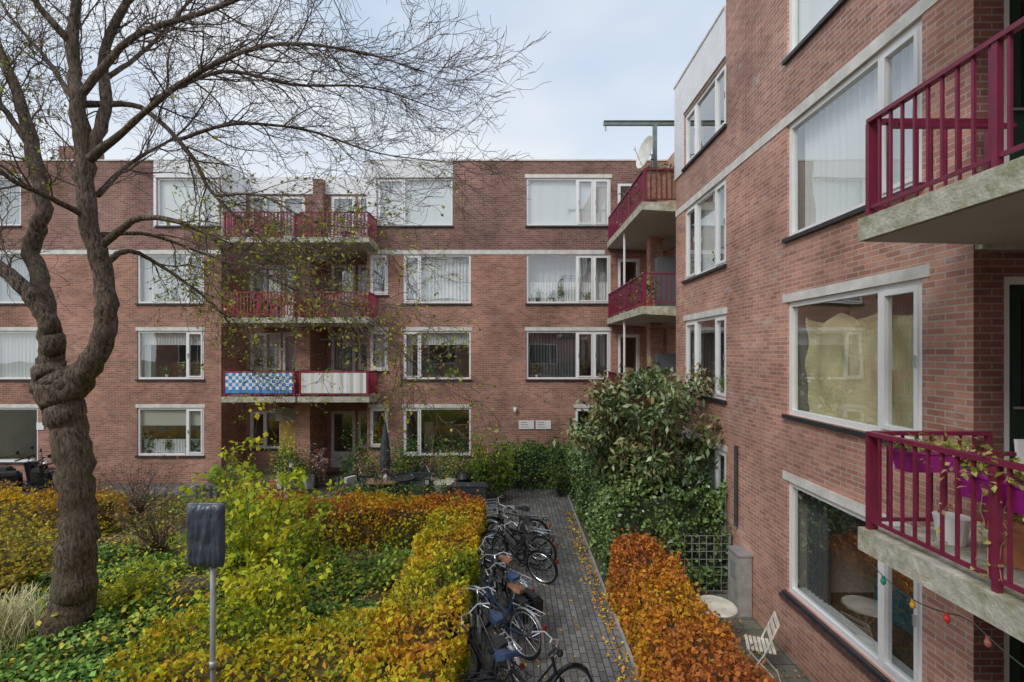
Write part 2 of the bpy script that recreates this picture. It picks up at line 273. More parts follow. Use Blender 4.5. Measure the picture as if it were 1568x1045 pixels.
def window(bd,M,u0,u1,z0,z1,splits=(),sash=(),style='none',lintel=True,sl=True,fw=.065,door=False,plants=0,depth=2.6,lext=.05):
    f=bd.f; d0,d1=.035,.12
    f.mbox(M,u0,u0+fw,d0,d1,z0,z1,white); f.mbox(M,u1-fw,u1,d0,d1,z0,z1,white)
    f.mbox(M,u0+fw,u1-fw,d0,d1,z1-fw,z1,white); f.mbox(M,u0+fw,u1-fw,d0,d1,z0,z0+fw,white)
    xs=[u0+fw/2]+[u0+(u1-u0)*s for s in splits]+[u1-fw/2]
    for x in xs[1:-1]: f.mbox(M,x-fw/2,x+fw/2,d0,d1,z0+fw,z1-fw,white)
    for k in range(len(xs)-1):
        a,c=xs[k]+fw/2,xs[k+1]-fw/2; e,g=z0+fw,z1-fw
        if k in sash:
            w=.05; f.mbox(M,a,a+w,.015,.10,e,g,white); f.mbox(M,c-w,c,.015,.10,e,g,white); f.mbox(M,a+w,c-w,.015,.10,g-w,g,white); f.mbox(M,a+w,c-w,.015,.10,e,e+w,white)
            if door: f.mbox(M,a+w,c-w,.03,.09,e+w,e+.55,white); bd.g.face([M(a+w,.06,e+.55),M(c-w,.06,e+.55),M(c-w,.06,g-w),M(a+w,.06,g-w)],glass)
            else: bd.g.face([M(a+w,.06,e+w),M(c-w,.06,e+w),M(c-w,.06,g-w),M(a+w,.06,g-w)],glass)
            f.mbox(M,a+.012,a+.03,-.02,.015,(e+g)/2-.06,(e+g)/2+.06,steel)
        else: bd.g.face([M(a,.08,e),M(c,.08,e),M(c,.08,g),M(a,.08,g)],glass)
    if lintel: f.mbox(M,u0-lext,u1+lext,-.012,.125,z1+.002,z1+.13,lint)
    if sl: f.mbox(M,u0-.04,u1+.04,-.06,.033,z0-.06,z0-.003,sill)
    r=bd.i; A,C,E,G=u0-.04,u1+.04,z0-.05,z1+.05; D=depth; s=.131
    r.face([M(A,D,E),M(C,D,E),M(C,D,G),M(A,D,G)],room); r.face([M(A,s,G),M(C,s,G),M(C,D,G),M(A,D,G)],room); r.face([M(A,s,E),M(C,s,E),M(C,D,E),M(A,D,E)],roomf)
    r.face([M(A,s,E),M(A,D,E),M(A,D,G),M(A,s,G)],room); r.face([M(C,s,E),M(C,D,E),M(C,D,G),M(C,s,G)],room)
    W=u1-u0
    if not door and style!='white': r.mbox(M,u0+.01,u1-.01,.14,.32,z0+.0,z0+.05,white)
    for _ in range(2):
        if random.random()<.7 and W>1 and style!='white':
            x=random.uniform(u0+.4,u1-.3); hh=random.uniform(.4,1.3); w_=random.uniform(.15,.4); y_=random.uniform(.9,2.0); r.mbox(M,x-w_,x+w_,y_,y_+.4,z0-.04,z0+hh,random.choice([wood,anth,creamp,brown,tealp,white]))
    if style=='net': curtain(r,M,u0+.05,u1-.05,.24,z0+.06,z1-.02,c_net,.025,.11)
    if style=='white': curtain(r,M,u0+.05,u1-.05,.16,z0+.02,z1-.02,c_white,.006,.5)  # flat white blind near the glass, also stands in for reflected sky
    if style=='halfblind': r.mbox(M,u0+.04,u1-.04,.15,.16,z1-.65,z1-.04,c_cream); curtain(r,M,u0+.05,u1-.05,.24,z0+.06,z0+.55,c_white,.02,.1)
    if style=='sides':
        curtain(r,M,u0+.05,u0+.05+W*.22,.24,z0+.06,z1-.02,c_white,.035,.09); curtain(r,M,u1-.05-W*.2,u1-.05,.24,z0+.06,z1-.02,c_white,.035,.09)
    if style=='wsheer': curtain(r,M,u0+.05,u1-.05,.24,z0+.06,z1-.02,c_white,.03,.13)
    if style=='lower': curtain(r,M,u0+.05,u1-.05,.22,z0+.06,z0+(z1-z0)*.45,c_white,.02,.1); curtain(r,M,u0+.05,u1-.05,.5,z0+.06,z1,c_net,.02,.2)
    if style=='grey': curtain(r,M,u0+.05,u0+.05+W*.62,.26,z0+.06,z1-.02,c_grey,.03,.11); curtain(r,M,u1-W*.2,u1-.05,.26,z0+.06,z1-.02,c_grey,.03,.11)
    if style=='tlace': curtain(r,M,u0+.05,u1-.05,.22,z1-.5,z1-.02,c_white,.02,.1); curtain(r,M,u0+.05,u0+.3,.26,z0+.06,z1-.02,c_white,.03,.1)
    if style=='living':
        curtain(r,M,u1-.55,u1-.05,.3,z0+.06,z1,c_grey,.04,.1); r.mbox(M,u0+.3,u0+2.0,1.0,1.8,z0-.04,z0+.45,tealp); r.mbox(M,u0+.3,u0+2.0,1.8,2.0,z0-.04,z0+.85,tealp); r.mbox(M,u0+1.0,u0+1.7,2.55,2.59,z0+1.0,z0+1.6,wood); r.mbox(M,u0+.1,u0+.2,.4,.5,z0,z0+1.2,white)
    if style=='yellow':
        n=44; n2=18
        def q(i,j):
            a=i/n; b_=j/n2; u=u0+.1+(W-.3)*a; zt=z1-.24-.13*abs(math.sin(math.pi*a*3)); z=z0+.02+(zt-z0)*b_
            return M(u,.2+.04*math.sin(a*26+b_*5+1.5*math.sin(b_*6))+.02*math.sin(a*11-b_*11)+.015*math.sin(a*40+b_*17),z)
        for i in range(n):
            for j in range(n2): r.face([q(i,j),q(i+1,j),q(i+1,j+1),q(i,j+1)],c_yel)
        r.mbox(M,u0+.1,u1-.1,.9,.92,z0,z1,c_cream)
    for k in range(plants):
        x=random.uniform(u0+.2,u1-.2) if W>.7 else (u0+u1)/2; hh=random.uniform(.2,.5)
        c=M(x,.19,z0+.05); r.lathe(c,[(.04,0),(.06,.1),(.065,.11)],random.choice([terra,white,anth]),8)
        p=rng.normal(size=(60,3))*np.array([.08,.03,hh*.35])+np.array([c[0],c[1],c[2]+.12+hh*.5]); bd.pl.append(p)
def railing(b,p0,p1,zt,zb,m=maroon,sp=.12,r=.011,ends=True):
    p0=Vector((p0[0],p0[1],0)); p1=Vector((p1[0],p1[1],0)); d=p1-p0; L=d.length; d.normalize(); n=Vector((-d.y,d.x,0))
    def bar(a,c,z0,z1,w):
        q=[p0+d*a-n*w,p0+d*c-n*w,p0+d*c+n*w,p0+d*a+n*w]; b.hexa([(v.x,v.y,z0) for v in q]+[(v.x,v.y,z1) for v in q],m)
    bar(0,L,zt-.035,zt,.03); bar(0,L,zb+.07,zb+.10,.012)
    k=int(L/sp)
    for i in range(1,k):
        a=L*i/k; bar(a-r,a+r,zb+.1002,zt-.0352,r)
    for a in ([0,L] if ends else [])+[L*j/max(1,round(L/1.3)) for j in range(1,max(1,round(L/1.3)))]:
        bar(a-.02,a+.02,zb-.16,zt-.036,.021)
ZT=[2.68,5.42,8.14,10.86]; ZB=[.98,3.70,6.40,9.16]
FY=17.2
MF=lambda u,d,z:(u,FY+d,z)
fx=lambda px:(px-784)/43.02
# ---------------- far building
A=Bld('apartment_building')
wins=[]
def col(pa,pb,floors,splits,sash,styles,plants=(0,)*4):
    for f,st,pl in zip(floors,styles,plants): wins.append((fx(pa),fx(pb),f,splits,sash,st,pl))
col(617,721,(0,1,2),(.25,),(0,),('none','tlace','wsheer'),(5,4,0))
col(577,693,(3,),(.36,),(0,),('white',))
col(806,935,(1,2,3),(.6,.80),(1,2),('grey','lower','white'),(1,4,0))
col(880,935,(0,),(.5,),(0,),('none',))
col(210,312,(0,1,2),(.74,),(1,),('halfblind','tlace','wsheer'),(4,5,2))
col(240,336,(3,),(.72,),(1,),('white',))
col(-45,58,(0,1,2),(.3,),(0,),('none','wsheer','net'),(0,0,0))
col(-60,32,(3,),(.3,),(0,),('net',))
col(-260,-150,(0,1,2,3),(.3,),(0,),('none','net','sides','white'),(1,1,1,1))
col(-420,-330,(0,1,2,3),(.3,),(0,),('none','net','sides','white'),(1,1,1,1))
col(566,594,(0,1,2),(),(0,),('none','wsheer','net'),(1,0,1))
XL,XR0,XR1=-32,-10.35,-5.16
hA=[];hB=[]
for (a,c,f,sp,sa,st,pl) in wins:
    zb=ZB[f]+(.30 if (c-a)<.8 else 0)
    if f==0 and a<fx(100) : zb=.75
    (hA if a<XR0 else hB).append((a,c,zb,ZT[f])); window(A,MF,a,c,zb,ZT[f],sp,sa,st,plants=pl,lintel=(f!=2))
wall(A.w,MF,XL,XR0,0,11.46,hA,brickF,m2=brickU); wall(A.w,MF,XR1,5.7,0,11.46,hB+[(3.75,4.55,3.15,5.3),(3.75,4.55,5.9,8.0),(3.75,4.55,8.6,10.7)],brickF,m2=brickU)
for z0,z1 in ((3.15,5.3),(5.9,8.0),(8.6,10.7)): window(A,MF,3.75,4.55,z0,z1,(),(0,),'none',lintel=False,sl=False,door=True)
A.f.mbox(MF,XL,XR0-.01,-.014,.125,8.142,8.30,lint); A.f.mbox(MF,XR1+.01,3.3,-.014,.125,8.142,8.30,lint)
for a,c in ((XL,XR0),(XR1,5.7)): A.f.mbox(MF,a-.02,c+.02,-.035,.3,11.462,11.51,lint)
for a,c in ((fx(236),XR0+.01),(fx(558),fx(694))): A.f.mbox(MF,a,c,-.03,-.002,10.87,11.455,whitep)
A.f.mbox(MF,fx(236),fx(240)-.002,-.03,-.002,9.1,10.868,whitep); A.f.mbox(MF,fx(562),fx(577)-.005,-.03,-.002,9.1,10.868,whitep)
A.w.box(XL,XR0-.01,FY+.14,FY+.16,11.3,11.455,brickF); A.w.box(XR1+.01,5.7,FY+.14,FY+.16,11.3,11.455,brickF)
RY=FY+1.6; MR=lambda u,d,z:(u,RY+d,z)
hr=[]
for f in range(4):
    fl=[.12,3.17,5.82,8.5][f]; zt=fl+2.25
    for (a,c,sp,sa,dr,st) in ((-10.2,-9.0,(.5,),(0,),False,'wsheer'),(-8.95,-8.05,(),(0,),True,'net'),(-7.05,-6.1,(),(0,),True,'net'),(-6.0,-5.25,(),(0,),False,'wsheer')):
        zb=fl+.05 if dr else fl+.8
        hr.append((a,c,zb,zt)); window(A,MR,a,c,zb,zt,sp,sa,st if f else 'none',lintel=False,sl=not dr,door=dr,plants=2 if not dr else 0)
wall(A.w,MR,XR0,XR1,0,11.2,hr,brickF,m2=brickU)
A.f.mbox(MR,XR0+.03,XR1-.03,-.03,.2,10.8,11.47,whitep)
for x,sg in ((XR0,1),(XR1,-1)):
    A.w.face([(x,FY,0),(x,RY,0),(x,RY,11.46),(x,FY,11.46)],brickF)
    A.f.box(min(x,x+.02*sg)+.001*sg,max(x,x+.02*sg),FY+.003,RY-.035,8.6,11.455,whitep)
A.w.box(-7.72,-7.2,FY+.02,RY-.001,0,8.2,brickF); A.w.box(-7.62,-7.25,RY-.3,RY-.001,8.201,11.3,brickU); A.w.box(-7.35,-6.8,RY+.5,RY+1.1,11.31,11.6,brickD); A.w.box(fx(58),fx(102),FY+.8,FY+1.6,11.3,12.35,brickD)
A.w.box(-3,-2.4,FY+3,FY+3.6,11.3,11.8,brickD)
A.x.tube([(fx(466),FY+2.5,11.2),(fx(466),FY+2.5,12.9)],.03,galv); A.x.tube([(fx(430),FY+2.5,12.2),(fx(505),FY+2.5,12.0)],.02,galv); A.x.tube([(fx(440),FY+2.6,12.5),(fx(490),FY+2.6,12.3)],.015,galv)
A.w.face([(XL,FY+.16,11.32),(XR0,FY+.16,11.32),(XR0,FY+12,11.32),(XL,FY+12,11.32)],roofm)
A.w.face([(XR0,RY+.2,11.31),(XR1,RY+.2,11.31),(XR1,FY+12,11.31),(XR0,FY+12,11.31)],roofm); A.w.face([(XR1,FY+.16,11.32),(5.7,FY+.16,11.32),(5.7,FY+12,11.32),(XR1,FY+12,11.32)],roofm)
def slab(b,x0,x1,y0,y1,zt,th=.26,taper=.08):
    b.hexa([(x0,y0,zt-th+taper),(x1,y0,zt-th+taper),(x1,y1,zt-th),(x0,y1,zt-th),(x0,y0,zt),(x1,y0,zt),(x1,y1,zt),(x0,y1,zt)],slabm)
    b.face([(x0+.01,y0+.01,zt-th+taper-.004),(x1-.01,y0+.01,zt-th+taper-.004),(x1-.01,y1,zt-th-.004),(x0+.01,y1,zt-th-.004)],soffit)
for fl in (3.17,5.82,8.5):
    for k,(x0,x1) in enumerate(((-9.68,-7.23),(-7.15,-4.76))):
        slab(A.x,x0,x1,16.1,FY-.002,fl); A.x.box(max(x0,XR0)+.03,min(x1,XR1)-.03,FY,RY,fl-.2,fl-.01,soffit)
        y=16.17; a,c=x0+.06,x1-.06
        for (q0,q1) in (((a,y),(c,y)),((a,y+.05),(a,FY-.05)),((c,y+.05),(c,FY-.05))): railing(A.x,q0,q1,fl+.86,fl,maroonB,sp=.11,r=.017)
        if fl==3.17:
            n=20
            for i in range(n):
                for j in range(6):
                    xa=a+.05+(c-a-.1)*i/n; xb=a+.05+(c-a-.1)*(i+1)/n; za=fl+.12+.68*j/6; zb_=fl+.12+.68*(j+1)/6
                    if k==0: m=bluec if (i+j)%2 or j in(0,) else c_white
                    else: m=c_cream if i%3==0 else c_white
                    yy=y-.035-.012*math.sin(i*1.9); yb=y-.035-.012*math.sin((i+1)*1.9); A.x.face([(xa,yy,za),(xb,yb,za),(xb,yb,zb_),(xa,yy,zb_)],m)
        for t in range(5):
            xx=random.uniform(a+.2,c-.2); yy=random.uniform(16.4,16.9); q=random.random()
            if q<.65:
                A.x.lathe((xx,yy,fl),[(.12,0),(.16,.28),(.17,.3)],random.choice([terra,anth,creamp,white]),10)
                A.pl.append(rng.normal(size=(110,3))*np.array([.15,.12,.16])+np.array([xx,yy,fl+.5]))
            else: A.x.box(xx-.2,xx+.2,yy-.2,yy+.2,fl+.42,fl+.46,wood); [A.x.box(xx+s1*.17-.015,xx+s1*.17+.015,yy+s2*.17-.015,yy+s2*.17+.015,fl+.001,fl+.419,anth) for s1 in(-1,1) for s2 in(-1,1)]; A.x.box(xx-.2,xx+.2,yy+.2,yy+.23,fl+.461,fl+.85,wood)
for x,z in ((fx(806),2.1),(fx(832),2.1)):
    A.x.box(x-.27,x+.27,FY-.03,FY-.004,z-.17,z+.13,white)
    for j in range(3): A.x.box(x-.20,x+.02+.03*j,FY-.034,FY-.0305,z+.06-.08*j,z+.075-.08*j,c_grey)
A.x.box(fx(57),fx(68),FY-.03,FY-.004,1.9,2.15,white)
A.x.lathe((fx(789),FY-.08,2.55),[(.05,0),(.07,.08),(.05,.16)],white,10)
A.x.box(-9.0,-8.35,RY-.06,RY-.02,.1,2.2,yellowd); A.x.box(-9.15,-8.2,RY-.10,RY-.061,2.0,2.5,soffit)
A.done()

# ---------------- right building
R=Bld('apartment_building')
RX=4.24; MX=lambda u,d,z:(RX+d,u,z)
def vx(px): return RX*F/(px-784)
ya0,ya1=vx(1412),vx(1205); yb0,yb1=vx(1112),vx(1048); Y0,Y1,YS=4.44,12.5,vx(1110)-.05
holes=[]
stA=['living','yellow','wsheer','white']; stB=['net','sides','wsheer','sides']
for f in range(4):
    holes.append((ya0,ya1,ZB[f],ZT[f])); window(R,MX,ya0,ya1,ZB[f],ZT[f],(.25,),(0,),stA[f],lintel=(f!=2),plants=0,fw=.075,lext=.1)
    zt=ZT[f] if f<3 else 10.45
    holes.append((yb0,yb1,ZB[f],zt)); window(R,MX,yb0,yb1,ZB[f],zt,(.25,.7),(0,2),stB[f],lintel=(f<2),plants=3 if f<3 else 0)
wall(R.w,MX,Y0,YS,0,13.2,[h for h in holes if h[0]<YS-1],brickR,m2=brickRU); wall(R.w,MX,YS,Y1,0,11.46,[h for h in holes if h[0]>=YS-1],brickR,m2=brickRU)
R.f.mbox(MX,Y0,Y1-.002,-.014,.125,8.142,8.30,lint)
R.f.mbox(MX,YS,Y1+.03,-.03,-.002,10.52,11.47,whitep); R.f.mbox(MX,yb1+.01,Y1+.03,-.03,-.002,9.1,10.518,whitep); R.f.mbox(MX,YS,Y1+.05,-.05,.3,11.472,11.52,lint)
R.f.mbox(MX,ya0-.1,ya1+.1,-.07,-.0,.86,.915,sillb)
R.w.face([(RX,YS,11.4),(9,YS,11.4),(9,YS,13.2),(RX,YS,13.2)],brickR)
R.w.face([(RX,Y1,0),(9,Y1,0),(9,Y1,11.46),(RX,Y1,11.46)],brickR); R.w.face([(RX,YS,11.44),(9,YS,11.44),(9,Y1,11.44),(RX,Y1,11.44)],roofm); R.w.face([(RX,Y0,13.19),(9,Y0,13.19),(9,YS,13.19),(RX,YS,13.19)],roofm)
R.w.face([(5.5,Y1,0),(5.5,FY,0),(5.5,FY,11.46),(5.5,Y1,11.46)],brickR)
MN=lambda u,d,z:(u,Y0+d,z)
hn=[]
for z0,z1 in ((.2,2.4),(3.15,5.35),(5.9,8.1),(8.6,10.8)): hn.append((4.52,5.42,z0,z1))
wall(R.w,MN,RX,5.7,0,13.2,hn,brickD)  # darker brick puts the return wall's shade into its colour
for h in hn:
    R.f.mbox(MN,h[0],h[0]+.07,.02,.1,h[2],h[3],white); R.f.mbox(MN,h[1]-.07,h[1],.02,.1,h[2],h[3],white); R.f.mbox(MN,h[0]+.07,h[1]-.07,.02,.1,h[3]-.07,h[3],white)
    R.f.mbox(MN,h[0]+.07,h[1]-.07,.04,.09,h[2],h[3]-.07,green); R.f.mbox(MN,h[0]+.2,h[1]-.2,.034,.0395,h[2]+1.0,h[3]-.2,gblack); R.f.mbox(MN,h[0]+.10,h[0]+.22,-.0,.02,h[2]+.98,h[2]+1.0,steel)
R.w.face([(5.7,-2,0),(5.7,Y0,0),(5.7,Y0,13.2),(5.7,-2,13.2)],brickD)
bx0=3.12; by1=4.36; by0=.9
for fl in (3.08,5.85,8.6):
    R.x.hexa([(bx0,by0,fl-.2),(5.69,by0,fl-.26),(5.69,by1,fl-.26),(bx0,by1,fl-.2),(bx0,by0,fl),(5.69,by0,fl),(5.69,by1,fl),(bx0,by1,fl)],slabm)
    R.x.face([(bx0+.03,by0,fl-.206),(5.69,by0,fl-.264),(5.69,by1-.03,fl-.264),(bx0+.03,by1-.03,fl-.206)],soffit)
    R.x.box(RX+.01,5.69,by1+.001,Y0-.001,fl-.26,fl,slabm)
    railing(R.x,(bx0+.06,by1-.06),(bx0+.06,by0),fl+.87,fl,maroon,sp=.118,r=.010); railing(R.x,(bx0+.1,by1-.06),(RX,by1-.06),fl+.87,fl,maroon,sp=.118,r=.010)
    R.x.box(bx0+.12,RX,by1-.30,by1-.25,fl+.70,fl+.73,maroon)
cx0=3.37
for fl in (3.12,5.85,8.55):
    R.x.hexa([(cx0,Y1,fl-.2),(5.49,Y1,fl-.32),(5.49,FY-.06,fl-.32),(cx0,FY-.06,fl-.2),(cx0,Y1,fl),(5.49,Y1,fl),(5.49,FY-.06,fl),(cx0,FY-.06,fl)],slabm)
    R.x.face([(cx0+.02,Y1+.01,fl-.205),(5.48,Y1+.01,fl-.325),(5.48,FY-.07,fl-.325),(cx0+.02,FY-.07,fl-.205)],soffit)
    railing(R.x,(cx0+.06,Y1+.06),(cx0+.06,FY-.1),fl+.87,fl,maroon,sp=.12); railing(R.x,(cx0+.1,Y1+.06),(RX+.05,Y1+.06),fl+.87,fl,maroon,sp=.12)
    if fl<8: R.x.tube([(cx0+.12,15.0,fl),(cx0+.12,15.0,fl+2.5)],.035,white,8); R.w.box(4.35,4.75,15.2,15.6,fl,fl+2.44,brickR); R.x.box(3.9,4.1,16.3,16.9,fl,fl+1.0,wood); R.x.box(4.1,4.7,13.6,13.9,fl+.0,fl+1.5,c_grey)
    for t in range(4):
        yy=13+t*.9; R.x.lathe((cx0+.3,yy,fl),[(.1,0),(.14,.24),(.15,.26)],terra,10); R.pl.append(rng.normal(size=(160,3))*np.array([.16,.16,.2])+np.array([cx0+.3,yy,fl+.5]))
for i in range(9): R.x.box(cx0+.14+i*.1,cx0+.225+i*.1,Y1+.1,Y1+.12,8.62,9.38,wood)
for i in range(20): R.x.box(cx0+.10,cx0+.12,Y1+.2+i*.11,Y1+.295+i*.11,8.62,9.3,wood)
R.x.lathe((3.62,12.9,9.35),[(.1,-.1),(.12,.06)],creamp,10); R.pl.append(rng.normal(size=(90,3))*np.array([.12,.12,.08])+np.array([3.62,12.9,9.45])); R.pl.append(rng.normal(size=(160,3))*np.array([.2,.2,.1])+np.array([4.05,12.9,9.45]))
R.x.tube([(RX-.05,9.05,2.9),(RX-.05,9.05,1.4)],.035,anth,8)
R.done()
C=Bld('apartment_building'); MB=lambda u,d,z:(u,-6-d,z)  # unseen building behind the camera, added for reflections in the windows
wall(C.w,MB,-30,6,0,9.2,[],brickF)
for u in np.arange(-28,5,4.2):
    for zb,zt in ((1,2.7),(3.7,5.4),(6.4,8.1)):
        C.f.mbox(MB,u,u+2.4,-.03,-.002,zb,zt,white); C.f.mbox(MB,u+.08,u+1.7,-.04,-.032,zb+.08,zt-.08,gblack); C.f.mbox(MB,u+1.78,u+2.32,-.04,-.032,zb+.08,zt-.08,gblack)
C.w.face([(-30,-6,9.2),(6,-6,9.2),(6,-16,9.2),(-30,-16,9.2)],roofm)
C.done()

# ---------------------------------------------------------------- ground
g=B()
g.face([(-250,-250,0),(250,-250,0),(250,250,0),(-250,250,0)],soil); g.obj('ground')
g=B(); g.face([(-.95,-3,.004),(1.78,-3,.004),(1.78,FY,.004),(-.95,FY,.004)],paver); g.obj('footpath')
g=B(); g.box(-.99,-.952,3,15.2,0,.05,edge); g.box(1.782,1.83,3,16.2,0,.05,edge); g.obj('path_edging')
g=B(); g.face([(2.4,3,.004),(RX,3,.004),(RX,9.4,.004),(2.4,9.4,.004)],patiom); g.face([(-9,13.2,.004),(-.99,13.2,.004),(-.99,FY,.004),(-9,FY,.004)],patiom); g.face([(-22,15.6,.008),(-9.0,15.6,.008),(-9.0,FY,.008),(-22,FY,.008)],paver); g.obj('patio_paving')
g=B(); g.face([(-6.6,13.0,.012),(-5.5,13.0,.012),(-5.5,15.0,.012),(-6.6,15.0,.012)],lawn); g.obj('lawn_strip')

# ---------------------------------------------------------------- hedges
def ca(lo,hi,fr=.5,s=0):
    def f(p):
        t=lo+(hi-lo)*(.5+.5*nz(p,fr,s))+rng.normal(size=len(p))*.13+(np.clip(p[:,2]-.6,-.5,.5)*.15)
        c=pal(t,AUT); dk=rng.random(len(p))<.12; c[dk]=c[dk]*.5; return c
    return f
def cLH(p):
    t=.30+.40*nz(p,.75,2.)+rng.normal(size=len(p))*.16+np.clip((p[:,2]-.75),-.7,.3)*.28
    t+=np.clip((p[:,1]-8.8)*.14,0,.36)*np.clip(p[:,2],0,1)
    c=pal(t,AUT); dk=rng.random(len(p))<.08; c[dk]*=.55; return c
hedge('beech_hedge',[(-1.8,-.72,5.2,12.2),(-4.75,-1.8,5.55,6.75),(-6.3,-1.8,11.3,12.25)],1.02,640,cLH,.072)
hedge('beech_hedge',[(-17.5,-10.3,12.0,12.9)],.95,330,ca(.25,.8,.6,5),.075)
hedge('beech_hedge',[(1.86,2.72,4.6,9.1)],1.12,880,ca(.6,1.1,.6,7),.07)
GR=lambda lo=0,hi=1,s=0:(lambda p: pal(lo+(hi-lo)*(.5+.5*nz(p,1.1,s))+rng.normal(size=len(p))*.17,GRN))
hedge('ivy_hedge',[(1.95,4.2,9.35,10.6),(1.95,2.9,10.6,16.4)],1.9,460,GR(.15,1.0),.085,leafg,coreg,.26,10)
hedge('green_hedge',[(-.2,1.9,16.3,17.1)],1.35,420,GR(.2,.9,3),.08,leafd,coreg,.22)
hedge('green_hedge',[(-5.4,-1.9,14.0,14.5)],.62,450,GR(.1,.7,5),.06,leafd,coreg,.08)
t=B()
for i in range(9): t.box(3.0+i*.14,3.012+i*.14,9.2,9.212,.1,1.15,galv)
for i in range(8): t.box(3.0,4.13,9.213,9.222,.1+i*.15,.112+i*.15,galv)
t.box(2.98,3.02,9.19,9.23,0,1.2,galv); t.box(4.12,4.16,9.19,9.23,0,1.2,galv); t.obj('garden_trellis')
n=900; p=np.stack([rng.uniform(2.8,3.95,n),rng.normal(9.14,.05,n),rng.uniform(.1,1.5,n)],1); p=p[nz(p,2.5,1.)>-.05]; leaves('trellis_ivy',p,.08,pal(rng.random(len(p)),GRN),leafg,None,aspect=.9)

# ---------------------------------------------------------------- trees
def catmull(pts,k=5):
    P_=[np.array(p,float) for p in pts]; P_=[2*P_[0]-P_[1]]+P_+[2*P_[-1]-P_[-2]]; out=[]
    for i in range(1,len(P_)-2):
        for j in range(k):
            t=j/k; a,b,c,d=P_[i-1],P_[i],P_[i+1],P_[i+2]
            out.append(.5*((2*b)+(-a+c)*t+(2*a-5*b+4*c-d)*t*t+(-a+3*b-3*c+d)*t**3))
    out.append(P_[-2]); return out
TL=[]
def grow(b,p,d,L,r,lvl,leafp,bias,sides=4):
    n=5 if lvl>1 else 7; pts=[p.copy()]; dirs=[]; step=L/n
    for i in range(n):
        d=d+Vector((random.gauss(0,.2),random.gauss(0,.2),random.gauss(0,.2)))+bias*.05; d.normalize(); p=p+d*step; pts.append(p.copy()); dirs.append(d.copy())
    rr=[max(.0034,r*(1-.75*i/n)) for i in range(n+1)]
    b.tube(pts,rr,twig,sides if lvl<2 else 3,cap=False)
    if leafp>0:
        for q in pts[2:]:
            if random.random()<leafp: TL.append((q.x+random.gauss(0,.03),q.y+random.gauss(0,.03),q.z-.03+random.gauss(0,.03)))
    if lvl<3:
        for i in range(1,n+1):
            m=1 if lvl<2 else (1 if random.random()<.75 else 0)
            for _ in range(m):
                ax=Vector((random.gauss(0,1),random.gauss(0,1),random.gauss(0,1))); ax=ax-dirs[i-1]*ax.dot(dirs[i-1]); ax.normalize()
                a=random.uniform(.45,.95); nd=dirs[i-1]*math.cos(a)+ax*math.sin(a)
                grow(b,pts[i],nd,L*random.uniform(.35,.62),rr[i]*.65,lvl+1,leafp,bias,3)
def limb(b,tw,pts,spawn=0.3,start=.3,tl=1.2,leaf=0,bias=Vector((0,0,0)),n=10):
    W=[(*P(a,c,d),r) for (a,c,d,r) in pts]; C=catmull(W,6)
    for q in C[1:-1]:
        q[:3]+=rng.normal(size=3)*min(.02,q[3]*.12)
    b.tube([q[:3] for q in C],[max(.006,q[3]*random.uniform(.95,1.06)) for q in C],bark,n)
    acc=0; spawn*=.78
    for i in range(1,len(C)):
        a,c=Vector(C[i-1][:3]),Vector(C[i][:3]); acc+=(c-a).length
        if i/len(C)<start: acc=0; continue
        while acc>spawn:
            acc-=spawn; t=(c-a).normalized(); ax=Vector((random.gauss(0,1),random.gauss(0,1),random.gauss(0,1))); ax=ax-t*ax.dot(t); ax.normalize()
            an=random.uniform(.4,1.0); grow(tw,c.copy(),t*math.cos(an)+ax*math.sin(an),tl*random.uniform(.6,1.3),min(.016,C[i][3]*.5),1,leaf,bias)
te=empty('bare_tree'); tb=B(); tw=B()
D=7.9
limb(tb,tw,[(94,1000,D,.44),(103,960,D,.34),(114,890,D,.285),(120,820,D,.255),(117,740,D,.24),(104,660,D,.25),(92,610,D,.28),(84,578,D,.27),(76,555,D,.17)],9,1,n=20)
up=Vector((0,0,1)); rt=Vector((1,0,.2)); dn=Vector((.6,0,-.5))
limb(tb,tw,[(72,595,D,.2),(78,545,D-.05,.17),(80,510,D-.1,.15),(55,462,D-.2,.12),(20,425,D-.3,.105),(-40,375,D-.4,.09),(-130,250,D-.6,.06),(-180,100,D-.8,.03)],.3,.5,bias=up,n=12)
limb(tb,tw,[(80,550,D,.15),(66,450,D+.1,.125),(48,380,D+.2,.12),(66,318,D+.2,.11),(50,225,D+.3,.10),(30,150,D+.3,.075),(-5,60,D+.2,.05),(-30,-40,D,.03)],.3,.4,bias=up,n=12,leaf=.1)
limb(tb,tw,[(96,610,D,.24),(136,560,D-.05,.18),(161,505,D-.1,.155),(157,420,D-.1,.14),(135,340,D-.2,.125),(128,240,D-.2,.125),(118,150,D-.3,.10),(112,60,D-.3,.075),(125,-60,D-.4,.05)],.3,.5,bias=up,n=14)
limb(tb,tw,[(130,250,D-.2,.10),(162,170,D-.1,.085),(160,80,D,.07),(205,-20,D,.05),(240,-120,D,.03)],.25,.35,bias=up,n=10)
limb(tb,tw,[(135,245,D-.2,.075),(190,200,D-.4,.05),(290,120,D-.7,.036),(410,70,D-.9,.026),(540,78,D-1,.018),(650,110,D-1.1,.008)],.18,.25,bias=rt,tl=1.15)
limb(tb,tw,[(120,160,D-.2,.055),(215,165,D,.042),(290,235,D,.034),(325,295,D,.028),(400,365,D+.1,.02),(450,400,D,.01)],.22,.25,bias=dn,leaf=.1)
limb(tb,tw,[(150,380,D-.1,.065),(215,335,D-.4,.046),(300,350,D-.7,.034),(395,415,D-.9,.024),(470,450,D-1,.016),(560,480,D-1.1,.012),(640,565,D-1.1,.006)],.23,.25,bias=dn,leaf=.18)
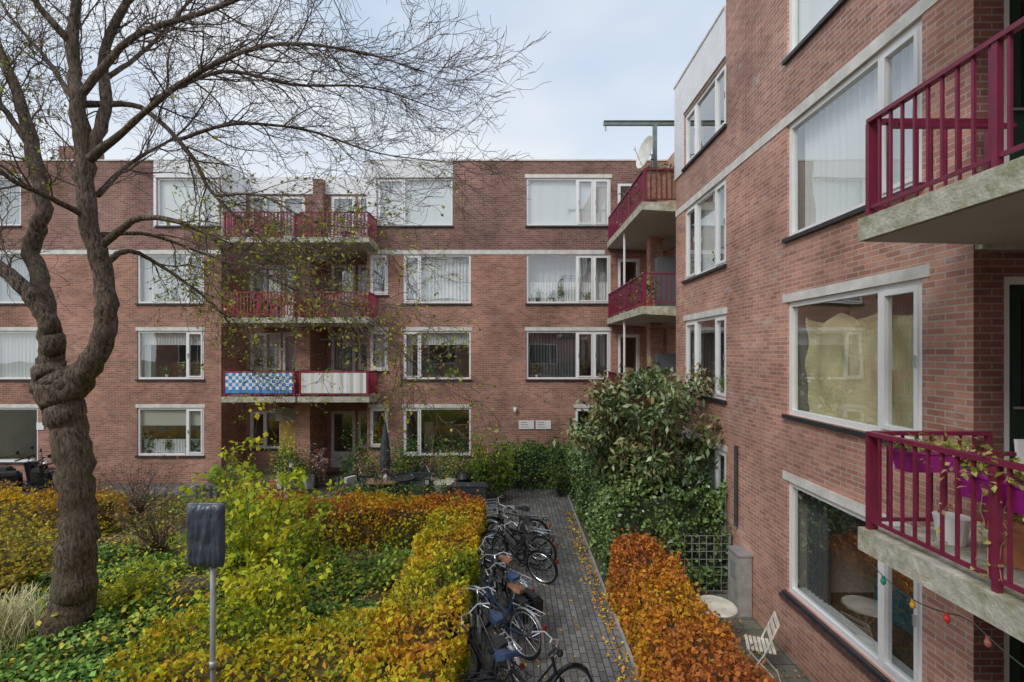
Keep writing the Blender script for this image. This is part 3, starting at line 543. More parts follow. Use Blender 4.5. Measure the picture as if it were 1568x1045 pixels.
limb(tb,tw,[(155,410,D,.055),(195,385,D+.4,.042),(250,410,D+.8,.03),(330,470,D+1,.02),(380,540,D+1.1,.01)],.23,.3,bias=dn,leaf=.2)
limb(tb,tw,[(120,150,D-.3,.065),(200,60,D-.4,.046),(310,20,D-.4,.034),(430,-20,D-.5,.024),(560,-20,D-.5,.012)],.19,.2,bias=rt)
limb(tb,tw,[(230,155,D,.034),(340,110,D+.3,.03),(450,130,D+.6,.022),(570,135,D+.8,.015),(690,175,D+.9,.007)],.18,.1,bias=rt,tl=1.2)
limb(tb,tw,[(270,215,D,.03),(360,190,D+.2,.026),(470,200,D+.5,.02),(580,235,D+.7,.012),(700,250,D+.7,.006)],.18,.1,bias=rt,tl=1.1)
limb(tb,tw,[(330,300,D,.024),(400,300,D-.2,.018),(480,340,D-.4,.013),(560,350,D-.5,.006)],.26,.1,bias=dn,leaf=.15)
limb(tb,tw,[(50,230,D+.3,.06),(5,165,D+.2,.045),(-50,110,D,.03),(-120,60,D,.015)],.2,.2,bias=up,leaf=.25)
limb(tb,tw,[(130,330,D-.2,.05),(70,300,D-.8,.036),(10,270,D-1.3,.028),(-60,200,D-1.6,.015)],.2,.2,bias=up,leaf=.1)
limb(tb,tw,[(112,70,D-.3,.06),(60,10,D-.6,.045),(20,-60,D-.8,.03)],.2,.2,bias=up)
limb(tb,tw,[(145,360,D-.1,.045),(230,360,D+.6,.03),(330,395,D+1.2,.02),(440,430,D+1.5,.012),(540,450,D+1.5,.006)],.3,.2,bias=dn,leaf=.15)
limb(tb,tw,[(150,300,D,.04),(200,250,D+.8,.03),(280,200,D+1.6,.02),(330,130,D+2,.01)],.22,.2,bias=up)
limb(tb,tw,[(118,160,D,.05),(70,90,D+.8,.035),(20,30,D+1.4,.02),(-20,-30,D+1.6,.01)],.2,.2,bias=up)
limb(tb,tw,[(162,120,D,.04),(230,70,D+.8,.03),(300,-10,D+1.4,.02)],.2,.2,bias=up)
for (a,c,rr) in ((68,592,.17),(98,588,.17)):
    q=P(a,c,D-.1); tb.lathe((q[0],q[1],q[2]-rr*.8),[(rr*.4,0),(rr*.85,rr*.4),(rr,rr*.8),(rr*.85,rr*1.2),(rr*.4,rr*1.6)],bark,14)
tb.obj('trunk_and_limbs',te,True); tw.obj('twigs',te)
q=np.array(TL); q=np.repeat(q,2,0)+rng.normal(size=(len(q)*2,3))*.04
leaves('leaves',q,.06,pal(rng.random(len(q)),[(.2,.27,.05),(.4,.44,.06),(.55,.52,.08),(.3,.24,.06)]),leafm,te)
print('twig faces',len(tw.f),'leaves',len(q))
def sapling(name,x,y,h,spread,nl,stops,size=.085,nb=22,up=.6):
    e=empty(name); b=B(); pts=[]
    for k in range(nb):
        a=random.uniform(0,6.28); s=random.random()**.6*spread; hh=h*random.uniform(.5,1)*(1-.35*s/spread)
        p=[Vector((x+random.gauss(0,.05),y+random.gauss(0,.05),0))]
        for i in range(1,7):
            f=i/6; p.append(Vector((x+math.cos(a)*s*f**1.2+random.gauss(0,.03),y+math.sin(a)*s*f**1.2+random.gauss(0,.03),hh*f)))
        b.tube(p,[.014*(1-.8*i/6) for i in range(7)],twig,4,cap=False)
        for i in range(2,7):
            for _ in range(2):
                d=Vector((random.gauss(0,1),random.gauss(0,1),.4)).normalized(); L=random.uniform(.15,.4); b.tube([p[i],p[i]+d*L*.5,p[i]+d*L+Vector((0,0,-.03))],[.005,.004,.003],twig,3,cap=False)
                for _2 in range(max(1,nl//(nb*10))):
                    f=random.uniform(.2,1.05); w=p[i]+d*L*f; pts.append((w.x+random.gauss(0,.05),w.y+random.gauss(0,.05),w.z+random.gauss(0,.05)))
    b.obj('stems',e); p=np.array(pts); t=.5+.5*nz(p,1.,x)+rng.normal(size=len(p))*.2
    leaves('leaves',p,size,pal(t,stops),leafm,e,aspect=.7,up=.5); return e
YG=[(.20,.35,.055),(.42,.55,.06),(.76,.74,.06),(.85,.70,.06)]
sapling('yellow_leaved_shrub',-4.5,8.3,3.85,.9,1900,YG,.115,24)
sapling('yellow_leaved_shrub',-3.9,7.6,2.1,1.0,1900,YG,.10,24)
sapling('yellow_leaved_shrub',-5.3,9.6,2.4,1.2,1500,YG,.10,22)
sapling('yellow_leaved_shrub',-4.2,9.8,2.6,1.0,1000,YG,.10,20)
sapling('yellow_leaved_shrub',-6.2,10.6,1.6,1.2,1200,YG,.09,22)
sapling('yellow_leaved_shrub',-2.6,9.6,.9,.8,900,[(.12,.24,.05),(.24,.4,.08),(.55,.58,.08)],.09,20)
sapling('yellow_leaved_shrub',-6.9,8.6,1.0,.9,900,YG,.09,20)
sapling('twiggy_shrub',-8.0,11.0,2.0,1.3,500,[(.26,.16,.06),(.5,.4,.07),(.36,.14,.07)],.07,40)
sapling('twiggy_shrub',-10.5,13.6,2.1,1.5,900,[(.42,.18,.1),(.52,.28,.13),(.34,.18,.1)],.06,50)
sapling('twiggy_shrub',-12.8,13.9,1.7,1.3,800,[(.42,.18,.1),(.52,.28,.13),(.34,.18,.07)],.06,44)
sapling('twiggy_shrub',-9.6,9.2,1.3,1.2,1500,[(.34,.25,.08),(.7,.58,.06),(.42,.26,.08)],.08,34)
sapling('twiggy_shrub',-11.4,10.3,1.3,1.3,1700,[(.26,.26,.08),(.7,.58,.06),(.42,.26,.08)],.08,34)
sapling('twiggy_shrub',-8.1,14.2,1.7,1.0,1100,GRN,.07,30)
sapling('twiggy_shrub',-7.0,13.0,1.5,.7,900,YG,.07,22)
def bushtree(name,c,rad,h0,nl,stops,size,asp=.4,droop=.8,nc=85):
    e=empty(name); b=B(); cl=[]
    for k in range(nc):
        d=rng.normal(size=3); d/=np.linalg.norm(d); rr=rng.random()**.3*(1.28 if k%5==0 else 1); q=np.array(c)+d*np.array(rad)*rr
        q[0]=min(q[0],RX-.15); cl.append(q)
        p0=Vector((c[0],c[1],h0)); p2=Vector(q); m=(p0+p2)/2+Vector((random.gauss(0,.1),random.gauss(0,.1),.1)); b.tube([p0,m,p2],[.022,.012,.005],bark,4,cap=False)
    b.tube([(c[0]+.05,c[1],0),(c[0],c[1],h0*.6),(c[0],c[1],h0+.1),(c[0]-.1,c[1],c[2])],[.09,.075,.06,.03],bark,8); b.obj('stems',e)
    cl=np.array(cl); tone=rng.normal(size=nc)*.22; k=rng.integers(0,nc,nl); p=cl[k]+rng.normal(size=(nl,3))*np.array([.17,.17,.15]); p[:,0]=np.minimum(p[:,0],RX-.03)
    t=.42+tone[k]+rng.normal(size=nl)*.2+(p[:,2]-c[2])*.08
    leaves('leaves',p,size,pal(t,stops),leafg,e,aspect=asp,up=.5,droop=droop); return e
bushtree('rhododendron_tree',(2.95,10.5,2.9),(1.42,1.0,1.55),1.3,9500,[(.07,.12,.05),(.14,.21,.08),(.23,.31,.11),(.34,.34,.14),(.38,.25,.13)],.155)
sapling('climbing_plant',-.95,15.0,2.2,.35,2200,[(.08,.17,.04),(.22,.35,.05),(.5,.54,.07)],.08,30)
sapling('climbing_plant',-.35,15.1,2.25,.35,2200,[(.08,.17,.04),(.22,.35,.05),(.5,.54,.07)],.08,30)

def cover(name,x0,x1,y0,y1,n,hmax,stops,size,s=0,thr=-.3,mat=None):
    p=np.stack([rng.uniform(x0,x1,n),rng.uniform(y0,y1,n),np.zeros(n)],1); v=nz(p,.8,s)+.4*nz(p,2.3,s+2); k=v>thr; p=p[k]; v=v[k]
    h=np.clip((v-thr)*.6,.05,1)*hmax*(1+.35*nz(p,4.,s)); p[:,2]=np.maximum(.015,h*(1-rng.random(len(p))**2*.8)); t=.5+.4*nz(p,.9,s+5)+rng.normal(size=len(p))*.2
    return leaves(name,p,size,pal(t,stops),mat or leafd,None,aspect=.75,up=1.2)
cover('groundcover_foliage',-16,-1.8,6.8,11.3,36000,.42,[(.10,.18,.05),(.18,.32,.08),(.29,.45,.10),(.56,.58,.11)],.09,1,-.5)
cover('groundcover_foliage',-16,-4.8,4.5,7.2,15000,.25,[(.12,.25,.05),(.23,.42,.09),(.35,.52,.11)],.08,3,-.45)
cover('groundcover_foliage',-6.5,-1.8,6.8,8.8,7000,.3,[(.09,.19,.06),(.17,.32,.1),(.28,.46,.12)],.10,8,-.5)
cover('groundcover_foliage',-22,-9,11.2,15.2,14000,.5,[(.14,.22,.06),(.36,.4,.1),(.56,.5,.1),(.42,.25,.13)],.09,6,-.3)
cover('leaf_litter',-16,-1.8,4.5,15,18000,.02,[(.28,.18,.1),(.52,.32,.11),(.66,.5,.12),(.42,.28,.18)],.08,4,-3)
cover('leaf_litter',-12,-1.8,6.8,11.3,1800,.35,[(.5,.3,.08),(.8,.66,.1),(.8,.5,.08)],.08,9,-3)
cover('fallen_leaves',-.9,1.75,5,17,460,.015,[(.42,.22,.06),(.68,.42,.06),(.35,.19,.09)],.06,4,-3)
p=hedge_pts(1.5,1.8,5,14,.03,600); p[:,2]=.02; leaves('fallen_leaves',p,.06,pal(rng.random(len(p)),AUT[2:]),leafd,up=2)
p=hedge_pts(2.75,4.2,4.5,9.2,.03,260); p[:,2]=.02; leaves('fallen_leaves',p,.06,pal(rng.random(len(p)),AUT[2:]),leafd,up=2)
gb=B()
for k in range(900):
    x,y=-8.3+random.gauss(0,.35),7.7+random.gauss(0,.3); a=random.uniform(0,6.28); L=random.uniform(.5,.95); l=random.uniform(.1,.45)
    dx,dy=math.cos(a),math.sin(a); w=.006; q=[(x+dx*l*f*f,y+dy*l*f*f,L*f*(1-.25*f)) for f in (0,.35,.7,1)]
    for i in range(3): gb.face([(q[i][0]-dy*w,q[i][1]+dx*w,q[i][2]),(q[i][0]+dy*w,q[i][1]-dx*w,q[i][2]),(q[i+1][0]+dy*w*.6,q[i+1][1]-dx*w*.6,q[i+1][2]),(q[i+1][0]-dy*w*.6,q[i+1][1]+dx*w*.6,q[i+1][2])],grassm)
gb.obj('ornamental_grass')
lg=B()
for k in range(9):
    x,y=-5.6+k*.14,7.15+k*.13; lg.lathe((x,y,0),[(.085,0),(.085,.34+.05*math.sin(k*2)),(.07,.36+.05*math.sin(k*2))],wood if k%3 else bark,9)
lg.obj('log_edging')

# ---------------------------------------------------------------- bicycles
def bicycle(loc,head,lean,paint,step=False,basket=None,bag=False,saddle=None,steer=None,bar=None,fen=None):
    b=B(); R_=.335; rc=(-.54,0,.34); fc=(.56,0,.34); bar=bar or steel; fen=fen or paint
    steer=random.uniform(-.55,.45) if steer is None else steer
    def wheel(c):
        b.ring(c,R_,.023,black,30,6); b.ring(c,R_-.03,.013,steel,30,4); b.tube([(c[0],-.035,c[2]),(c[0],.035,c[2])],.022,steel,8)
        for i in range(20):
            a=2*math.pi*i/20; y=.025 if i%2 else -.025; b.tube([(c[0],y,c[2]),(c[0]+(R_-.03)*math.cos(a+.25),0,c[2]+(R_-.03)*math.sin(a+.25))],.002,steel,3,cap=False)
    def fender(c,a0,a1):
        n=12
        for i in range(n):
            a,e=a0+(a1-a0)*i/n,a0+(a1-a0)*(i+1)/n; r=.375
            q=lambda t,y,rr:(c[0]+rr*math.cos(t),y,c[2]+rr*math.sin(t))
            b.face([q(a,-.03,r-.012),q(a,0,r),q(e,0,r),q(e,-.03,r-.012)],fen); b.face([q(a,0,r),q(a,.03,r-.012),q(e,.03,r-.012),q(e,0,r)],fen)
    hb=Vector((.345,0,.66)); ht=Vector((.30,0,.86))
    wheel(fc); fender(fc,math.radians(35),math.radians(190))
    for y in (-.05,.05): b.tube([(hb[0],y*.8,hb[2]),(.42,y,.56),(fc[0],y,fc[2])],.012,paint,6)
    b.tube([ht,(.285,0,1.02),(.31,0,1.05)],.013,bar,8)
    hp=[(.10,-.29,1.04),(.20,-.27,1.08),(.31,-.16,1.09),(.32,0,1.05),(.31,.16,1.09),(.20,.27,1.08),(.10,.29,1.04)]
    b.tube(hp,.012,bar,8)
    for s_ in (-1,1): b.tube([(.06,.30*s_,1.03),(.18,.28*s_,1.075)],.018,black,8); b.tube([(.28,.2*s_,1.08),(.17,.24*s_,1.04)],.006,steel,4)
    b.tube([(.30,.2,1.09),(.36,.05,1.0),(.36,0,.75)],.004,black,4); b.tube([(.30,-.2,1.09),(.38,-.06,1.02),(.35,0,.8)],.004,black,4)
    b.lathe((.42,0,.86),[(.03,-.03),(.048,0),(.04,.04)],black,10); b.tube([(.34,0,.84),(.42,0,.86)],.008,steel,5)
    if basket=='wire':
        for z in (.86,.93,1.0,1.07):
            q=[(.36,-.16,z),(.64,-.16,z),(.64,.16,z),(.36,.16,z),(.36,-.16,z)]; b.tube(q,.004,steel,4)
        for i in range(8):
            for y in (-.16,.16): b.tube([(.36+.04*i,y,.86),(.36+.04*i,y,1.07)],.003,steel,3)
            b.tube([(.64,-.16+.046*i,.86),(.64,-.16+.046*i,1.07)],.003,steel,3); b.tube([(.36,-.16+.046*i,.86),(.64,-.16+.046*i,.86)],.003,steel,3)
    if basket=='crate':
        x0,x1,z0=.38,.74,.84
        for k in range(4): b.box(x0,x1,-.2,-.185,z0+k*.065,z0+.045+k*.065,black); b.box(x0,x1,.185,.2,z0+k*.065,z0+.045+k*.065,black); b.box(x0,x0+.015,-.184,.184,z0+k*.065,z0+.045+k*.065,black); b.box(x1-.015,x1,-.184,.184,z0+k*.065,z0+.045+k*.065,black)
        b.box(x0+.016,x1-.016,-.183,.183,z0,z0+.012,black)
    ax=(ht-hb).normalized(); M_=Matrix.Translation(hb)@Matrix.Rotation(steer,4,ax)@Matrix.Translation(-hb)
    b.v=[tuple(M_@Vector(v)) for v in b.v]
    wheel(rc); fender(rc,math.radians(20),math.radians(190))
    bb=(-.08,0,.29); st=(-.24,0,.76)
    b.tube([bb,st],.017,paint,8); b.tube([st,(-.275,0,.93)],.013,steel,8); b.tube([hb,ht],.021,paint,8); b.tube([hb,bb],.019,paint,8)
    if step: b.tube([(.32,0,.78),(.1,0,.56),(-.15,0,.50)],.016,paint,8)
    else: b.tube([(.31,0,.81),(-.23,0,.73)],.016,paint,8)
    for y in (-.05,.05):
        b.tube([(bb[0],y*.4,bb[2]),(rc[0],y,rc[2])],.011,paint,6); b.tube([(st[0],y*.3,st[2]-.05),(rc[0],y,rc[2])],.009,paint,6)
    sm=saddle or black; prof=[(-.42,.07,.95),(-.38,.095,.965),(-.31,.10,.975),(-.25,.07,.97),(-.17,.032,.962),(-.12,.02,.955)]
    for i in range(5):
        a,c=prof[i],prof[i+1]; b.hexa([(a[0],-a[1],a[2]-.05),(c[0],-c[1],c[2]-.05),(c[0],c[1],c[2]-.05),(a[0],a[1],a[2]-.05),(a[0],-a[1]*.75,a[2]),(c[0],-c[1]*.75,c[2]),(c[0],c[1]*.75,c[2]),(a[0],a[1]*.75,a[2])],sm)
    b.box(-.93,-.90,-.03,.03,.52,.60,redp)
    rm=steel if fen is steel else gblack
    for y in (-.06,.06): b.tube([(-.30,y,.73),(-.86,y,.73)],.008,rm,6); b.tube([(-.78,y,.73),(-.55,y,.36)],.007,rm,5)
    for x in (-.4,-.52,-.64,-.76,-.86): b.tube([(x,-.06,.73),(x,.06,.73)],.006,rm,5)
    b.hexa([(-.6,-.045,.29),(.02,-.045,.22),(.02,-.03,.22),(-.6,-.03,.29),(-.6,-.045,.38),(.02,-.045,.37),(.02,-.03,.37),(-.6,-.03,.38)],black)
    b.tube([(-.08,-.06,.29),(.04,-.07,.17)],.010,steel,6); b.tube([(-.08,.05,.29),(-.20,.06,.41)],.010,steel,6); b.box(-.01,.09,-.15,-.08,.155,.18,black); b.box(-.25,-.15,.07,.14,.40,.425,black)
    b.tube([(-.15,.04,.28),(-.2,.2,.02)],.008,steel,5)
    if bag:
        for s_ in (-1,1):
            b.hexa([(-.82,.08*s_,.40),(-.46,.08*s_,.40),(-.46,.20*s_,.42),(-.82,.20*s_,.42),(-.86,.07*s_,.70),(-.42,.07*s_,.70),(-.44,.22*s_,.68),(-.84,.22*s_,.68)],black)
            b.hexa([(-.85,.08*s_,.70),(-.43,.08*s_,.70),(-.44,.23*s_,.66),(-.84,.23*s_,.66),(-.82,.05*s_,.765),(-.46,.05*s_,.765),(-.47,.17*s_,.75),(-.81,.17*s_,.75)],gblack)
    o=b.obj('bicycle'); o.location=loc; o.rotation_euler=(lean,0,head); return o
r=math.radians
random.seed(21)
bicycle((.02,11.7,0),r(166),r(-7),gblack,False,'wire',steer=.4)
bicycle((.12,11.05,0),r(152),r(-8),gblack,True,None,steer=-.3,fen=steel)
bicycle((.08,10.5,0),r(160),r(7),black,False,None,steer=.2)
bicycle((.18,10.05,0),r(146),r(-10),gblack,True,None,saddle=black,steer=-.5)
bicycle((-.22,9.0,0),r(134),r(-8),black,False,None,bag=False,saddle=brown,steer=.5,fen=steel)
bicycle((-.08,8.35,0),r(122),r(-5),gblack,False,None,bag=True,saddle=navy,steer=-.3)
bicycle((-.22,7.75,0),r(136),r(7),navy,True,None,saddle=brown,steer=.3,fen=steel)
bicycle((-.25,7.15,0),r(120),r(-9),gblack,False,None,saddle=navy,steer=-.5,fen=steel)
bicycle((-.32,6.5,0),r(130),r(-4),black,True,None,steer=.2)
bicycle((.22,5.9,0),r(10),r(-6),gblack,True,None,saddle=navy,steer=.35)
rk=B()
for y in np.arange(6.8,12.3,.55):
    rk.tube([(-.75,y,0),(-.75,y,.45),(-.68,y+.0,.5),(-.6,y,.45),(-.6,y,0)],.012,galv,6)
rk.tube([(-.75,6.6,.03),(-.75,12.2,.03)],.015,galv,6); rk.obj('bicycle_rack')

# ---------------------------------------------------------------- covered traffic sign
e=empty('covered_traffic_sign'); b=B(); sx,sy=-3.29,5.25
b.tube([(sx+.04,sy,0),(sx+.04,sy,1.25),(sx+.04,sy,2.95)],.027,galv,12); b.tube([(sx+.04,sy,1.22),(sx+.04,sy,1.30)],.034,galv,12); b.obj('pole',e,True)
b=B(); nx_,nz_=34,50
def wr(i,j,side):
    u=i/nx_*2-1; v=j/nz_; w=.205*(1-.10*max(0,(.16-v))/.16)*(1+.03*noise.noise((v*6,0,3))); x=sx+u*w; z=2.34+v*.70+(.02*noise.noise((u*4,7,0)) if v<.05 else 0)
    ed=(1-abs(u)**8)*(1-abs(2*v-1)**10); th=.045*ed
    fold=abs(noise.noise((u*2.2+v*1.3,v*1.4-u*.6,side*5)))+.6*abs(noise.noise((u*5.5-v*2,v*2.6,9+side)))+.3*abs(noise.noise((u*11+v*3,v*5,2))); wv=.06*fold+.04*math.exp(-((u+.15-.5*v)*7)**2)*(1-v)
    return (x,sy-.05+side*(-th)-(wv if side>0 else 0)*ed,z)
for side in (1,-1):
    for i in range(nx_):
        for j in range(nz_): b.face([wr(i,j,side),wr(i+1,j,side),wr(i+1,j+1,side),wr(i,j+1,side)],plastic)
b.tube([(sx-.02,sy-.05,2.33),(sx+.04,sy-.045,2.36),(sx+.1,sy-.05,2.33)],.012,plastic,6)
o=b.obj('plastic_cover',e)
bm=bmesh.new(); bm.from_mesh(o.data); bmesh.ops.remove_doubles(bm,verts=bm.verts,dist=.0005); bm.to_mesh(o.data); bm.free(); o.data.polygons.foreach_set('use_smooth',[True]*len(o.data.polygons))

# ---------------------------------------------------------------- patio furniture (right)
b=B(); tx,ty=3.15,7.5
b.lathe((tx,ty,.715),[(.30,0),(.305,.01),(.30,.022)],creamp,30); b.ring((tx,ty,.715),.31,.012,creamp,30,6,axis='z')
for a in (.5,2.1,3.64,5.24): b.tube([(tx+.24*math.cos(a),ty+.24*math.sin(a),0),(tx-.2*math.cos(a),ty-.2*math.sin(a),.71)],.011,creamp,6)
b.ring((tx,ty,.36),.05,.008,creamp,12,5,axis='z'); b.obj('bistro_table')
def chair(loc,rot,m=creamp):
    b=B()
    for y in (-.19,.19):
        b.tube([(.22,y,0),(-.02,y,.42),(-.2,y,.86)],.011,m,6); b.tube([(-.24,y*.9,0),(.2,y*.9,.45)],.011,m,6)
    for i in range(7): b.box(-.17+i*.055,-.13+i*.055,-.18,.18,.445,.46,m)
    for z in (.62,.72,.82): b.hexa([(-.10-(z-.62)*.42,-.19,z),(-.09-(z-.62)*.42,-.19,z),(-.09-(z-.62)*.42,.19,z),(-.10-(z-.62)*.42,.19,z),(-.125-(z-.62)*.42,-.19,z+.055),(-.115-(z-.62)*.42,-.19,z+.055),(-.115-(z-.62)*.42,.19,z+.055),(-.125-(z-.62)*.42,.19,z+.055)],m)
    b.tube([(.2,-.19,.04),(.2,.19,.04)],.008,m,5); b.tube([(-.23,-.17,.04),(-.23,.17,.04)],.008,m,5)
    o=b.obj('folding_chair'); o.location=loc; o.rotation_euler=(0,0,rot)
chair((3.58,6.95,0),r(160)); chair((-4.4,14.9,.005),r(200),anth); chair((-2.6,16.0,.005),r(20),creamp); chair((-7.6,14.2,.005),r(320),wood)
b=B(); b.box(3.98,4.22,8.5,8.9,0,1.05,edge); b.box(3.96,4.235,8.48,8.92,1.052,1.09,galv); b.box(3.976,3.979,8.6,8.8,.6,.9,galv); b.obj('utility_cabinet')
def planter(y0,y1,x,z):
    e=empty('balcony_planter'); b=B()
    b.hexa([(x-.07,y0+.03,z),(x+.07,y0+.03,z),(x+.07,y1-.03,z),(x-.07,y1-.03,z),(x-.10,y0,z+.17),(x+.10,y0,z+.17),(x+.10,y1,z+.17),(x-.10,y1,z+.17)],planterp); b.box(x-.108,x+.108,y0-.01,y1+.01,z+.172,z+.195,planterp); b.obj('trough',e)
    n=420; p=np.stack([rng.normal(x,.09,n),rng.uniform(y0,y1,n),z+.2+np.abs(rng.normal(0,.07,n))],1); k=rng.random(n)<.3; p[k,2]-=rng.random(k.sum())*.18; p[k,0]+=rng.choice([-.11,.11],k.sum())
    leaves('plants',p,.05,pal(rng.random(n),[(.16,.24,.05),(.38,.46,.09),(.6,.58,.16),(.45,.3,.14)]),leafm,e)
def planterx(x0,x1,y,z):
    e=empty('balcony_planter'); b=B()
    b.hexa([(x0+.03,y-.07,z),(x1-.03,y-.07,z),(x1-.03,y+.07,z),(x0+.03,y+.07,z),(x0,y-.09,z+.15),(x1,y-.09,z+.15),(x1,y+.09,z+.15),(x0,y+.09,z+.15)],planterp); b.box(x0-.01,x1+.01,y-.1,y+.1,z+.152,z+.172,planterp); b.obj('trough',e)
    n=300; p=np.stack([rng.uniform(x0,x1,n),rng.normal(y,.07,n),z+.17+np.abs(rng.normal(0,.05,n))],1); k=rng.random(n)<.15; p[k,2]-=rng.random(k.sum())*.12; p[k,1]-=.1
    leaves('plants',p,.04,pal(rng.random(n),[(.16,.24,.05),(.38,.46,.09),(.62,.62,.2),(.45,.3,.14)]),leafm,e)
planterx(3.24,3.80,4.05,3.66)
planter(2.6,3.5,3.30,3.62)
b=B(); b.lathe((3.78,3.55,3.085),[(.14,0),(.19,.2),(.21,.24),(.21,.27),(.19,.27)],terra,20); b.obj('flower_pot')
b=B(); b.lathe((3.62,3.98,3.085),[(.09,0),(.12,.2),(.125,.22)],white,16); b.obj('flower_pot')
n=200; p=np.stack([rng.normal(3.78,.12,n),rng.normal(3.5,.12,n),3.4+np.abs(rng.normal(0,.15,n))],1); leaves('potted_plant',p,.06,pal(rng.random(n),[(.14,.2,.04),(.4,.3,.08),(.3,.12,.05)]),leafm)
e=empty('trailing_vine'); b=B(); pts=[]
for k in range(7):
    x,y,z=3.22,2.7+k*.13,3.8; pp=[(x,y,z)]
    for i in range(6): x-=random.uniform(0,.02); y+=random.gauss(0,.03); z-=random.uniform(.06,.14); pp.append((x,y,z)); pts+= [(x+random.gauss(0,.02),y+random.gauss(0,.02),z) for _ in range(3)]
    b.tube(pp,.003,wood,4,cap=False)
b.obj('stems',e); leaves('leaves',np.array(pts),.04,pal(rng.random(len(pts)),[(.3,.35,.1),(.55,.45,.15),(.45,.25,.12)]),leafm,e)
b=B()
for (x,y) in ((4.35,3.75),(4.7,3.75),(4.35,4.1),(4.7,4.1)): b.tube([(x,y,3.085),(x,y,3.53)],.015,white,6)
b.box(4.32,4.73,3.72,4.13,3.53,3.56,white); b.hexa([(4.32,4.1,3.56),(4.73,4.1,3.56),(4.73,4.13,3.56),(4.32,4.13,3.56),(4.34,4.15,3.9),(4.71,4.15,3.9),(4.71,4.18,3.9),(4.34,4.18,3.9)],white); b.obj('balcony_chair')
e=empty('string_lights'); b=B(); pts=[]
for i in range(25):
    f=i/24; y=4.3-f*2.4; z=2.82-.07*abs(math.sin(f*math.pi*2.5))*1.6; pts.append((3.15,y,z))
b.tube(pts,.005,cols,4)
bc=[pm('bulb_%d'%i,c,.25) for i,c in enumerate([(.02,.25,.15),(.6,.3,.03),(.5,.03,.03),(.4,.12,.1),(.03,.2,.1)])]
for k,i in enumerate(range(2,25,3)):
    x,y,z=pts[i]; b.lathe((x,y,z-.075),[(.004,0),(.018,.015),(.021,.035),(.013,.055),(.012,.075)],bc[k%5],10)
b.obj('wire_and_bulbs',e)

# ---------------------------------------------------------------- hoist beam + dish
b=B(); hy=13.2; zt=10.85
b.box(2.5,5.4,hy-.04,hy+.04,zt,zt+.1,hoist); b.box(2.5,5.4,hy-.07,hy+.07,zt+.1,zt+.112,hoist); b.box(3.85,3.95,hy-.05,hy+.05,8.55,zt,hoist); b.tube([(2.56,hy,zt),(2.56,hy,zt-.15)],.02,galv); b.tube([(5.3,hy,zt),(5.3,hy,zt-.25)],.03,hoist); b.obj('hoist_beam')
b=B(); n=20; c=Vector((3.66,13.0,10.0)); ax=Vector((-.93,-.28,.22)).normalized(); a=ax.cross(Vector((0,0,1))).normalized(); bb=a.cross(ax)
def dq(i,j):
    rr=i/6; t=2*math.pi*j/n; return c+(a*math.cos(t)*.38+bb*math.sin(t)*.44)*rr+ax*(.12*rr*rr)
for i in range(6):
    for j in range(n): b.face([dq(i,j),dq(i+1,j),dq(i+1,j+1),dq(i,j+1)],lint)
b.tube([c,c-ax*.12,Vector((3.85,13.2,9.9))],.02,galv); b.tube([c-bb*.38+ax*.1,c+ax*.42],.01,galv); b.lathe(tuple(c+ax*.42),[(.03,-.03),(.03,.04)],white,8); b.tube([(3.78,13.05,8.6),(3.78,13.05,10)],.02,galv); b.obj('satellite_dish')

# ---------------------------------------------------------------- front garden of far building
e=B(); px_=fx(608)+.1; e.tube([(px_,15.2,0),(px_,15.2,2.45)],.022,anth,8); e.lathe((px_,15.2,.75),[(.05,0),(.14,.1),(.18,.5),(.12,1.2),(.03,1.65)],anth,12); e.lathe((px_,15.2,0.005),[(.25,0),(.25,.06),(.05,.09)],anth,14); e.obj('closed_parasol')
FLW=[(.07,.15,.04),(.15,.26,.06),(.55,.18,.2),(.6,.55,.5)]
def box_planter(x0,x1,y0,y1,h,m,pl=300,stops=GRN):
    q=empty('patio_planter'); b=B(); b.box(x0,x1,y0,y1,.01,h,m); b.box(x0-.02,x1+.02,y0-.02,y1+.02,h+.001,h+.03,m)
    for i in range(1,4): b.box(x0-.006,x1+.006,y0-.008,y0-.001,h*i/4,h*i/4+.012,black)
    b.obj('box',q)
    if pl:
        p=np.stack([rng.uniform(x0,x1,pl),rng.uniform(y0,y1,pl),h+np.abs(rng.normal(0,.18,pl))],1); leaves('plants',p,.08,pal(rng.random(pl),stops),leafm,q)
box_planter(-1.75,-.75,14.0,14.4,.75,anth,pl=0); box_planter(-2.1,-1.2,15.6,16.1,.75,anth,stops=FLW); box_planter(-3.1,-2.3,16.3,16.9,.7,anth,pl=500,stops=FLW); box_planter(-4.2,-3.5,16.2,16.8,.6,wood,pl=500); box_planter(-5.3,-4.7,16.0,16.6,.55,anth,pl=600,stops=FLW); box_planter(-7.6,-7.0,15.2,15.7,.6,terra,pl=500,stops=FLW)
def lounge(x,y,w,rot):
    b=B(); b.box(-w/2,w/2,-.35,.35,.12,.38,anth); b.box(-w/2+.1,w/2-.1,-.33,.25,.382,.47,c_grey); b.box(-w/2,w/2,.26,.35,.381,.75,anth); b.box(-w/2,-w/2+.09,-.35,.259,.381,.58,anth); b.box(w/2-.09,w/2,-.35,.259,.381,.58,anth); b.box(-.2,.2,.1,.24,.471,.7,c_cream)
    for sx_ in (-1,1):
        for sy_ in (-1,1): b.box(sx_*(w/2-.06)-.025,sx_*(w/2-.06)+.025,sy_*.3-.025,sy_*.3+.025,.01,.119,anth)
    o=b.obj('garden_sofa'); o.location=(x,y,0); o.rotation_euler=(0,0,rot)
lounge(-3.4,15.4,1.5,0); lounge(-2.0,15.0,.8,r(-40)); lounge(-5.0,15.3,.8,r(60))
